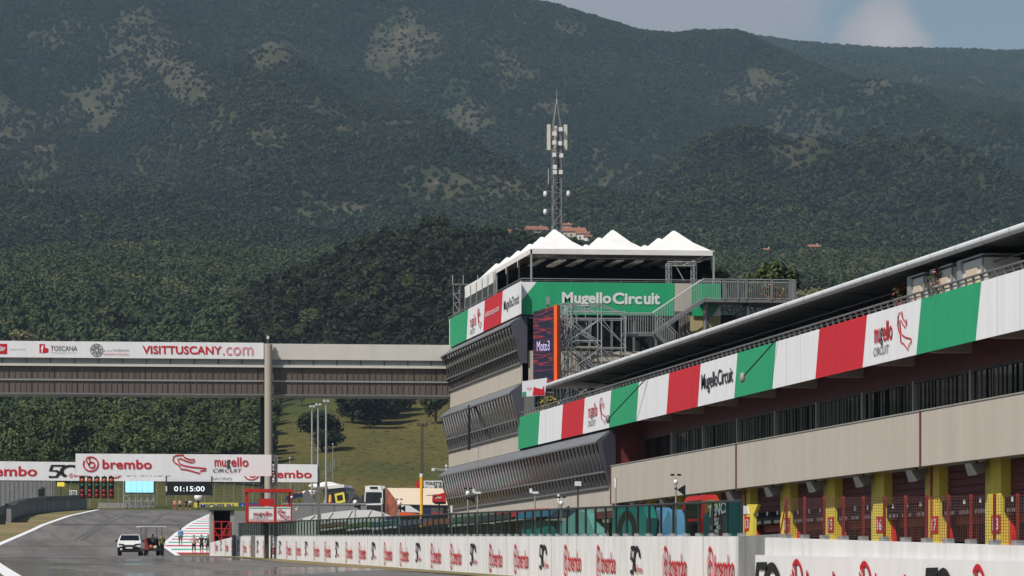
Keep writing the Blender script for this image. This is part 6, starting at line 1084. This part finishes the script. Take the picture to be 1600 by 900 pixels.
# ------------------------------------------------------------------ vehicles on the track
def suv():
    p = G4(203, 212); t = thing('suv', 'white SUV with dark windscreen parked on the track', 'car'); w = .93; m = MB()
    side = [(-2.2, .45), (-2.25, .75), (-2.15, 1.02), (-1.05, 1.16), (-.35, 1.68), (1.1, 1.72), (2.0, 1.25), (2.2, 1.1), (2.2, .45)]
    def loft(sec):                      # widths narrower at roof
        n = len(sec); wd = lambda z: w if z < 1.18 else w-.2*(z-1.18)/.5; L_ = [(-wd(z), y, z) for y, z in sec]; R_ = [(wd(z), y, z) for y, z in sec]; m.add(L_+R_, [tuple(range(n)), tuple(range(n, 2*n))[::-1]]+[(i, n+i, n+(i+1) % n, (i+1) % n) for i in range(n)], white_p)
    loft(side); body = m.build('body', t); bv = body.modifiers.new('soft', 'BEVEL'); bv.width = .07; bv.segments = 3; bv.limit_method = 'ANGLE'
    m = MB(); m.poly([(-.80, -.97, 1.22), (.80, -.97, 1.22), (.68, -.40, 1.64), (-.68, -.40, 1.64)], glassd); m.v = [(x, y-.03, z+.02) for x, y, z in m.v]; m.build('windscreen', t)
    for s in (-1, 1):
        m = MB(); m.poly([(s*.915, -.8, 1.2), (s*.915, 1.6, 1.24), (s*.80, 1.1, 1.6), (s*.80, -.3, 1.6)], glassd); m.v = [(x*1.015, y, z) for x, y, z in m.v]; m.build('side_window', t)
        m = MB(); m.ext([(s*.42, -2.24, .86), (s*.86, -2.2, .88), (s*.86, -2.18, .98), (s*.42, -2.22, .94)], (0, .05, 0), black); m.v = [(x, y-.05, z) for x, y, z in m.v]; m.build('headlight', t); m = MB(); m.ball((s*1.05, -.75, 1.2), .12, black, 8, 6, 1, .7, .8); m.build('mirror', t)
        for y in (-1.35, 1.4): m = MB(); m.tube((s*.93, y, .36), (s*.70, y, .36), .36, rubber, 18); q = m.build('wheel', t); m = MB(); m.tube((s*.935, y, .36), (s*.92, y, .36), .22, lt_m, 12); m.build('rim', q)
    m = MB(); m.ext([(-.93, -2.28, .28), (.93, -2.28, .28), (.93, -2.31, .62), (.6, -2.32, .74), (-.6, -2.32, .74), (-.93, -2.31, .62)], (0, .12, 0), black); m.build('bumper', t); m = MB(); m.box(-.52, .52, -2.33, -2.32+.02, .70, .86, dk_m); m.build('grille', t); m = MB(); m.box(-.26, .26, -2.35, -2.33, .56, .68, white_p); m.build('number_plate', t); m = MB(); m.ball((-.62, -2.32, .5), .09, white_p, 8, 6, 1, .4, 1); m.build('fog_lamp', t)
    t.location = p; t.rotation_euler = (0, 0, math.radians(-4)); t.scale = (1.03, 1.03, 1.03)
    p = G4(236, 217); t = thing('cart', 'open dark cart with thin flat white canopy beside the white SUV', 'cart'); m = MB(); m.box(-.8, .8, -1.2, 1.2, .4, .62, dk_m); m.ext([(-.78, -1.25, .5), (-.45, -1.25, .5), (-.62, -1.1, 1.5), (-.76, -1.1, 1.5)], (0, .1, 0), dkred); m.build('body', t); m = MB(); m.box(-.3, .75, -.2, .5, .62, .95, black); m.box(-.3, .75, .45, .6, .95, 1.5, black); m.build('seat', t); m = MB(); m.box(-1.0, 1.02, -1.3, 1.3, 2.42, 2.5, white_p); m.build('canopy', t)
    for x in (-.65, .72):
        for y in (-1.1, 1.1): m = MB(); m.tube((x, y, .6), (x, y, 2.42), .025, dk_m); m.build('post', t)
        for y in (-.85, .85): m = MB(); m.tube((x*1.05-.12, y, .28), (x*1.05+.12, y, .28), .28, rubber, 14); q = m.build('wheel', t); m = MB(); m.tube((x*1.05-.13, y, .28), (x*1.05+.13, y, .28), .13, lt_m, 10); m.build('rim', q)
    m = MB(); m.ball((-.2, -1.0, .72), .2, M('dull_orange', (176, 92, 60), .7)); m.ball((.15, -1.1, .7), .16, tan_canvas); m.build('load', t); t.location = p; t.rotation_euler = (0, 0, .15)
suv()
# ------------------------------------------------------------------ people
def person(px, d4, h, top, bottom, label, face=0, pose='stand', hair=(40, 30, 24), shoe=black, sleeve=True, longleg=False, ground=None):
    loc = ground or G4(px, d4); t = thing('person', label, 'person'); V, E, R = {}, [], {}
    def v(k, x, y, z, r): V[k] = (x*h, y*h, z*h); R[k] = r*h
    wk = pose == 'walk'
    v('pel', 0, 0, .53, .075); v('waist', 0, 0, .62, .068); v('chest', 0, .005, .74, .082); v('neck', 0, 0, .835, .034); v('head', 0, -.012, .895, .052); v('crown', 0, -.005, .955, .046); v('nose', 0, -.062, .893, .012)
    E += [('pel', 'waist'), ('waist', 'chest'), ('chest', 'neck'), ('neck', 'head'), ('head', 'crown'), ('head', 'nose')]
    for s, n in ((-1, 'l'), (1, 'r')):
        sw = (.06 if wk else 0)*s
        v('sh'+n, s*.105, 0, .80, .042); arm = {'stand': ((.135, .01, .65), (.135, -.03, .51)), 'walk': ((.13, sw, .65), (.13, sw*1.8-.02, .52)), 'hips': ((.19, .04, .67), (.12, -.05, .58)), 'fold': ((.14, -.03, .66), (.02, -.12, .68)), 'up': ((.16, -.06, .76), (.14, -.10, .92)), 'sit': ((.13, -.05, .66), (.09, -.17, .60))}[pose]
        (ex, ey, ez), (wx, wy, wz) = arm; v('el'+n, s*ex, ey, ez, .029); v('wr'+n, s*wx, wy, wz, .021); dv = Vector((wx-ex, wy-ey, wz-ez)).normalized()*.03; v('hd'+n, s*(wx+dv.x), wy+dv.y, wz+dv.z, .021)
        E += [('chest', 'sh'+n), ('sh'+n, 'el'+n), ('el'+n, 'wr'+n), ('wr'+n, 'hd'+n)]
        for q in range(5): a = (q-2)*.010; l_ = (.026, .04, .046, .042, .032)[q]; v('f%d%s' % (q, n), s*(wx+dv.x*1.3)+a*.6+(s*-.018 if q == 0 else 0), wy+dv.y*1.3+a, wz+dv.z*1.3-l_*(.5 if pose in ('up', 'fold') else 1), .0062); E.append(('hd'+n, 'f%d%s' % (q, n)))
        if pose == 'sit': kn, an, to = (.07, -.20, .50), (.07, -.22, .26), (.07, -.29, .24)
        else: kn, an, to = (.06, -.05*s*wk-.005, .285), (.062, .09*s*wk*-1 if wk else .01, .05+(.03 if wk and s > 0 else 0)), (.066, (.09*s*wk*-1 if wk else 0)-.085, .022)
        v('hip'+n, s*.052, 0, .50, .062); v('kn'+n, s*kn[0], kn[1], kn[2], .041); v('an'+n, s*an[0], an[1], an[2], .026); v('to'+n, s*to[0], to[1], to[2], .022); E += [('pel', 'hip'+n), ('hip'+n, 'kn'+n), ('kn'+n, 'an'+n), ('an'+n, 'to'+n)]
    ks = list(V); me = bpy.data.meshes.new('body'); me.from_pydata([V[k] for k in ks], [(ks.index(a), ks.index(b)) for a, b in E], []); o = bpy.data.objects.new('body', me); COL.objects.link(o)
    sk = o.modifiers.new('skin', 'SKIN'); 
    if not me.skin_vertices: me.skin_vertices.new() if hasattr(me.skin_vertices, 'new') else None
    for i, k in enumerate(ks): sv = me.skin_vertices[0].data[i]; sv.radius = (R[k], R[k]); sv.use_root = (k == 'pel')
    o.modifiers.new('soft', 'SUBSURF').levels = 1; dg = bpy.context.evaluated_depsgraph_get(); ev = o.evaluated_get(dg); m2 = bpy.data.meshes.new_from_object(ev); bpy.data.objects.remove(o); bpy.data.meshes.remove(me)
    mats = [skin_m, top, bottom, shoe]
    for m in mats: m2.materials.append(m)
    def zone(a, b):
        if {'pel', 'waist'} == {a, b} : return 1
        if 'nose' in (a, b) or 'crown' in (a, b) or {'neck', 'head'} == {a, b} or {'chest', 'neck'} == {a, b}: return 0
        if a[:2] == 'wr' or a[:2] == 'hd': return 0
        if a[:2] == 'el': return 1 if sleeve is None else 0
        if a[:2] in ('sh',) or a in ('waist', 'chest'): return 1
        if a[:3] in ('pel', 'hip'): return 2
        if a[:2] == 'kn': return 2 if longleg else 0
        return 3
    segs = [(Vector(V[a]), Vector(V[b]), zone(a, b), R[a]) for a, b in E]
    for p in m2.polygons:
        c = p.center; best = None
        for a, b, zn, r in segs: u = b-a; q = max(0, min(1, (c-a).dot(u)/u.length_squared)); dd = (c-(a+u*q)).length-r*.6; best = (dd, zn) if best is None or dd < best[0] else best
        p.material_index = best[1]; p.use_smooth = True
    bo = bpy.data.objects.new('body', m2); COL.objects.link(bo); bo.parent = t
    m = MB(); m.ball((0, .012*h, .925*h), .056*h, M('hair_%d' % hair[0], hair, .7), 10, 7, .95, 1.05, .95); m.build('hair', t, True); t.location = loc; t.rotation_euler = (0, 0, face); return t
C = lambda n, c: M('cloth_'+n, c, .8, .12, 6)
person(282, 248, 1.80, C('sky', (58, 150, 200)), C('grey', (90, 92, 96)), 'person in a bright blue shirt walking away across the painted stripes', math.pi, 'walk')
person(303, 228, 1.76, C('pinkish', (196, 150, 150)), C('black', (26, 26, 28)), 'person in a pale red patterned top and black shorts, left of a trio', .2, 'hips')
person(315, 229, 1.76, C('black', (26, 26, 28)), C('black', (26, 26, 28)), 'person all in black standing in the middle of a trio', -.1, 'hips')
person(325, 228, 1.80, C('darkgreen', (44, 52, 30)), C('black', (26, 26, 28)), 'person in dark green and black right of a trio by the pit wall', -.3, 'stand')
person(253, 212, 1.85, C('lime', (104, 110, 40)), C('black', (26, 26, 28)), 'person in olive vest and long black trousers standing by the cart', .4, 'stand', longleg=True)
person(246, 219, 1.70, C('whiteish', (206, 206, 204)), C('black', (26, 26, 28)), 'person in a white shirt half hidden behind the person in olive', .6, 'stand', longleg=True)
person(229, 219, 1.74, C('dark', (40, 40, 44)), C('black', (26, 26, 28)), 'person in dark clothes standing between the white SUV and the cart', .3, 'fold', longleg=True)
person(239, 217, 1.60, C('greyshirt', (150, 148, 146)), C('dark', (40, 40, 44)), 'person in a grey shirt at the open cart', math.pi*.9, 'sit', ground=G4(239, 217)+Vector((0, 0, .28)))
for px, tp, bt, lab, ps, hr in ((273, C('skin', (190, 140, 118)), C('red', (176, 60, 56)), 'shirtless person in red shorts on the crest, leftmost of the group', 'stand', (60, 40, 30)), (281, C('skin', (190, 140, 118)), C('black', (26, 26, 28)), 'shirtless person in black shorts on the crest, arms on hips', 'hips', (60, 40, 30)), (291, C('black', (26, 26, 28)), C('black', (26, 26, 28)), 'person dressed in black on the crest of the track', 'stand', (30, 26, 24)), (297, C('whiteish', (206, 206, 204)), C('black', (26, 26, 28)), 'person in a white top with folded arms on the crest', 'fold', (30, 26, 24))):
    person(px, 387, 1.75, tp, bt, lab, random.Random(px).uniform(-.5, .5), ps, hr)
u = person(310, 387, 1.75, C('black', (26, 26, 28)), C('black', (26, 26, 28)), 'person in black holding a white umbrella on the crest', .1, 'up', longleg=True)
p = G4(310, 387); t = thing('umbrella', 'round white umbrella held up by a person on the crest', 'umbrella', p+Vector((0, 0, 1.7))); m = MB(); n = 12; zc = p.z+2.1
for j in range(4):
    for i in range(n):
        f_ = lambda a, b: (p.x+.66*math.sin(b*.38)*math.cos(a*6.283/n), p.y-.2-.62*math.cos(b*.38)*.75+.66*math.sin(b*.38)*math.sin(a*6.283/n)*.6, zc-.1+.55*math.cos(b*.38)*.6+.66*math.sin(b*.38)*math.sin(a*6.283/n)*.8)
        m.poly([f_(i, j), f_(i, j+1), f_(i+1, j+1), f_(i+1, j)], white_f)
m.build('canopy', t, True); m = MB(); m.tube((p.x-.23, p.y-.18, p.z+1.6), (p.x, p.y-.2, zc+.45), .015, dk_m); m.build('shaft', t)
# ------------------------------------------------------------------ houses at the foot of the mountain
def house(px, d, w, h, lab, rot=0, tower=False, rf=terracotta, wl=plaster, extra=0):
    p = TP(px, d); t = thing('house', lab, 'house'); m = MB(); dp = w*.7; m.box(-w/2, w/2, -dp/2, dp/2, -4, h, wl); m.build('wall', t); m = MB(); e = .5; m.ext([(-w/2-e, -dp/2-e, h), (-w/2-e, dp/2+e, h), (-w/2-e, 0, h+w*.20)], (w+2*e, 0, 0), rf); r = m.build('roof', t); m = MB(); m.box(w*.2, w*.2+.6, -.3, .3, h+.5, h+w*.2+.7, plaster); m.build('chimney', r)
    for k in range(max(2, int(w/3.2))):
        for zz in ([1.0] if h < 4.5 else [1.0, 3.9]): x = -w/2+w*(k+.5)/max(2, int(w/3.2)); m = MB(); m.box(x-.45, x+.45, -dp/2-.05, -dp/2+.1, zz, zz+1.4, M('shutter_brown', (74, 58, 46), .7)); m.build('window', t)
    t.location = p+Vector((0, 0, 1.0)); t.rotation_euler = (0, 0, rot)
HL = {838: ('pink house with hipped terracotta roof left of the radio mast', 15, 7), 801: ('low house with rusty roof at the left end of the hamlet', 12, 5.5), 772: ('pale low house half hidden by trees, far left of the hamlet', 10, 4), 884: ('pale narrow house with the highest roof, right of the mast', 8, 9), 897: ('long terracotta roofed house right of the mast', 16, 5.5), 911: ('small white house at the right end of the hamlet', 9, 5.5), 923: ('low white outbuilding on the right edge of the hamlet', 8, 3.6), 1272: ('small red roofed house in the woods right of the tower', 9, 3.5), 1197: ('tiny pale house in the woods above the walkway', 7, 4)}
for px, d in HOUSES: lab, w, h = HL[px]; house(px, d, w*.8, h*.72, lab, ((px % 7)-3)*.08, wl=M('white_render', (226, 220, 210), .8) if px in (911, 923, 772, 1197) else plaster)
# ------------------------------------------------------------------ potted shrubs right of the tower, pale trees beyond
shrub = make_tree(300, 1.3, 2.6, 1100, .15, leaf, 9, .05); shrub.name = 'shrub'; proto(shrub); Yq = YF+2.5
for i, (px, s, lab) in enumerate(((1118, .95, 'leafy shrub beside the right end of the marquee'), (1178, .85, 'small leafy shrub behind the walkway railing, leftmost of three'), (1205, 1.12, 'tallest leafy shrub behind the walkway railing'), (1228, .95, 'leafy shrub at the right end of the walkway'))):
    x = XY(px, Yq); zb = ZY(px, 470, YF-2.2)-.2; o = shrub if i == 0 else dup(shrub, (0, 0, 0)); o.location = (x, Yq, zb); o.scale = (s*1.15, s*1.15, s*1.06); o['label'] = lab; o['category'] = 'shrub'
g2 = random.Random(12); yt = make_tree(310, 4.2, 8.5, 2200, .36, leaf_y, 9, .1)
for i, (px, d, s, lab) in enumerate(((1262, 800, 1.15, 'round pale yellow tree beyond the canopy roof, leftmost of three'), (1284, 806, 1.25, 'tallest pale yellow tree just above the canopy roof'), (1300, 795, 1.0, 'small pale yellow tree touching the canopy roof'), (1437, 815, 1.9, 'pale yellow tree top far right above the canopy roof'), (20, 520, 1.1, 'pale yellow blossoming tree above the bridge at the left edge'), *[(g2.uniform(0, 135), g2.uniform(640, 800), g2.uniform(.7, 1.15), 'pale blossoming tree among the green trees above the left end of the bridge') for _ in range(9)])):
    o = yt if i == 0 else dup(yt, (0, 0, 0)); o.location = TP(px, d); o.scale = (s,)*3; o['label'] = lab; o['category'] = 'tree'
    if i > 4: o['group'] = 'blossoming trees on the left hillside'
# ------------------------------------------------------------------ grandstand opposite the pits
def grandstand():
    x0 = -22.0; y0, y1 = 60, 420; t = thing('grandstand', 'long covered grandstand opposite the pit building', 'grandstand', (x0, 240, gz(240))); m = MB()
    for k in range(12): m.box(x0-1.1*(k+1), x0-1.1*k, y0, y1, gz(y0), gz(200)+1.2+.5*k, concrete)
    m.build('terrace', t); m = MB()
    for k in range(12): m.box(x0-1.1*k-.7, x0-1.1*k-.35, y0+1, y1-1, gz(200)+1.2+.5*k, gz(200)+1.55+.5*k, navy if k % 3 else dk_m)
    m.build('seat_rows', t); m = MB(); m.ext([(x0+1, y0, gz(200)+11.2), (x0-15, y0, gz(200)+10), (x0-15, y0, gz(200)+10.4), (x0+1, y0, gz(200)+11.7)], (0, y1-y0, 0), dk_m); m.build('roof', t); m = MB(); m.box(x0-15, x0-14.7, y0, y1, gz(y0), gz(200)+10, asphaltgrey); m.build('back_wall', t)
    for k in range(10): y = y0+2+k*(y1-y0-4)/9; m = MB(); m.tube((x0-13.5, y, gz(200)), (x0-13.5, y, gz(200)+10), .2, dk_m); m.build('column', t)
grandstand()
# haze
def build_haze():
    m = bpy.data.materials.new('haze'); m.use_nodes = True; N = m.node_tree.nodes; N.clear(); out = N.new('ShaderNodeOutputMaterial'); v = N.new('ShaderNodeVolumePrincipled')
    v.inputs['Density'].default_value = HAZE; v.inputs['Color'].default_value = (.52, .73, .93, 1); v.inputs['Anisotropy'].default_value = .1; m.node_tree.links.new(v.outputs[0], out.inputs['Volume'])
    mb = MB(); mb.box(-5200, 7600, -300, 8600, gz(-70)-3, float(GZ.max())+70, m); o = mb.build('haze'); tag(o, 'pale summer haze in the valley air', 'haze', None, 'stuff')
HAZE = 5.6e-5
build_haze()
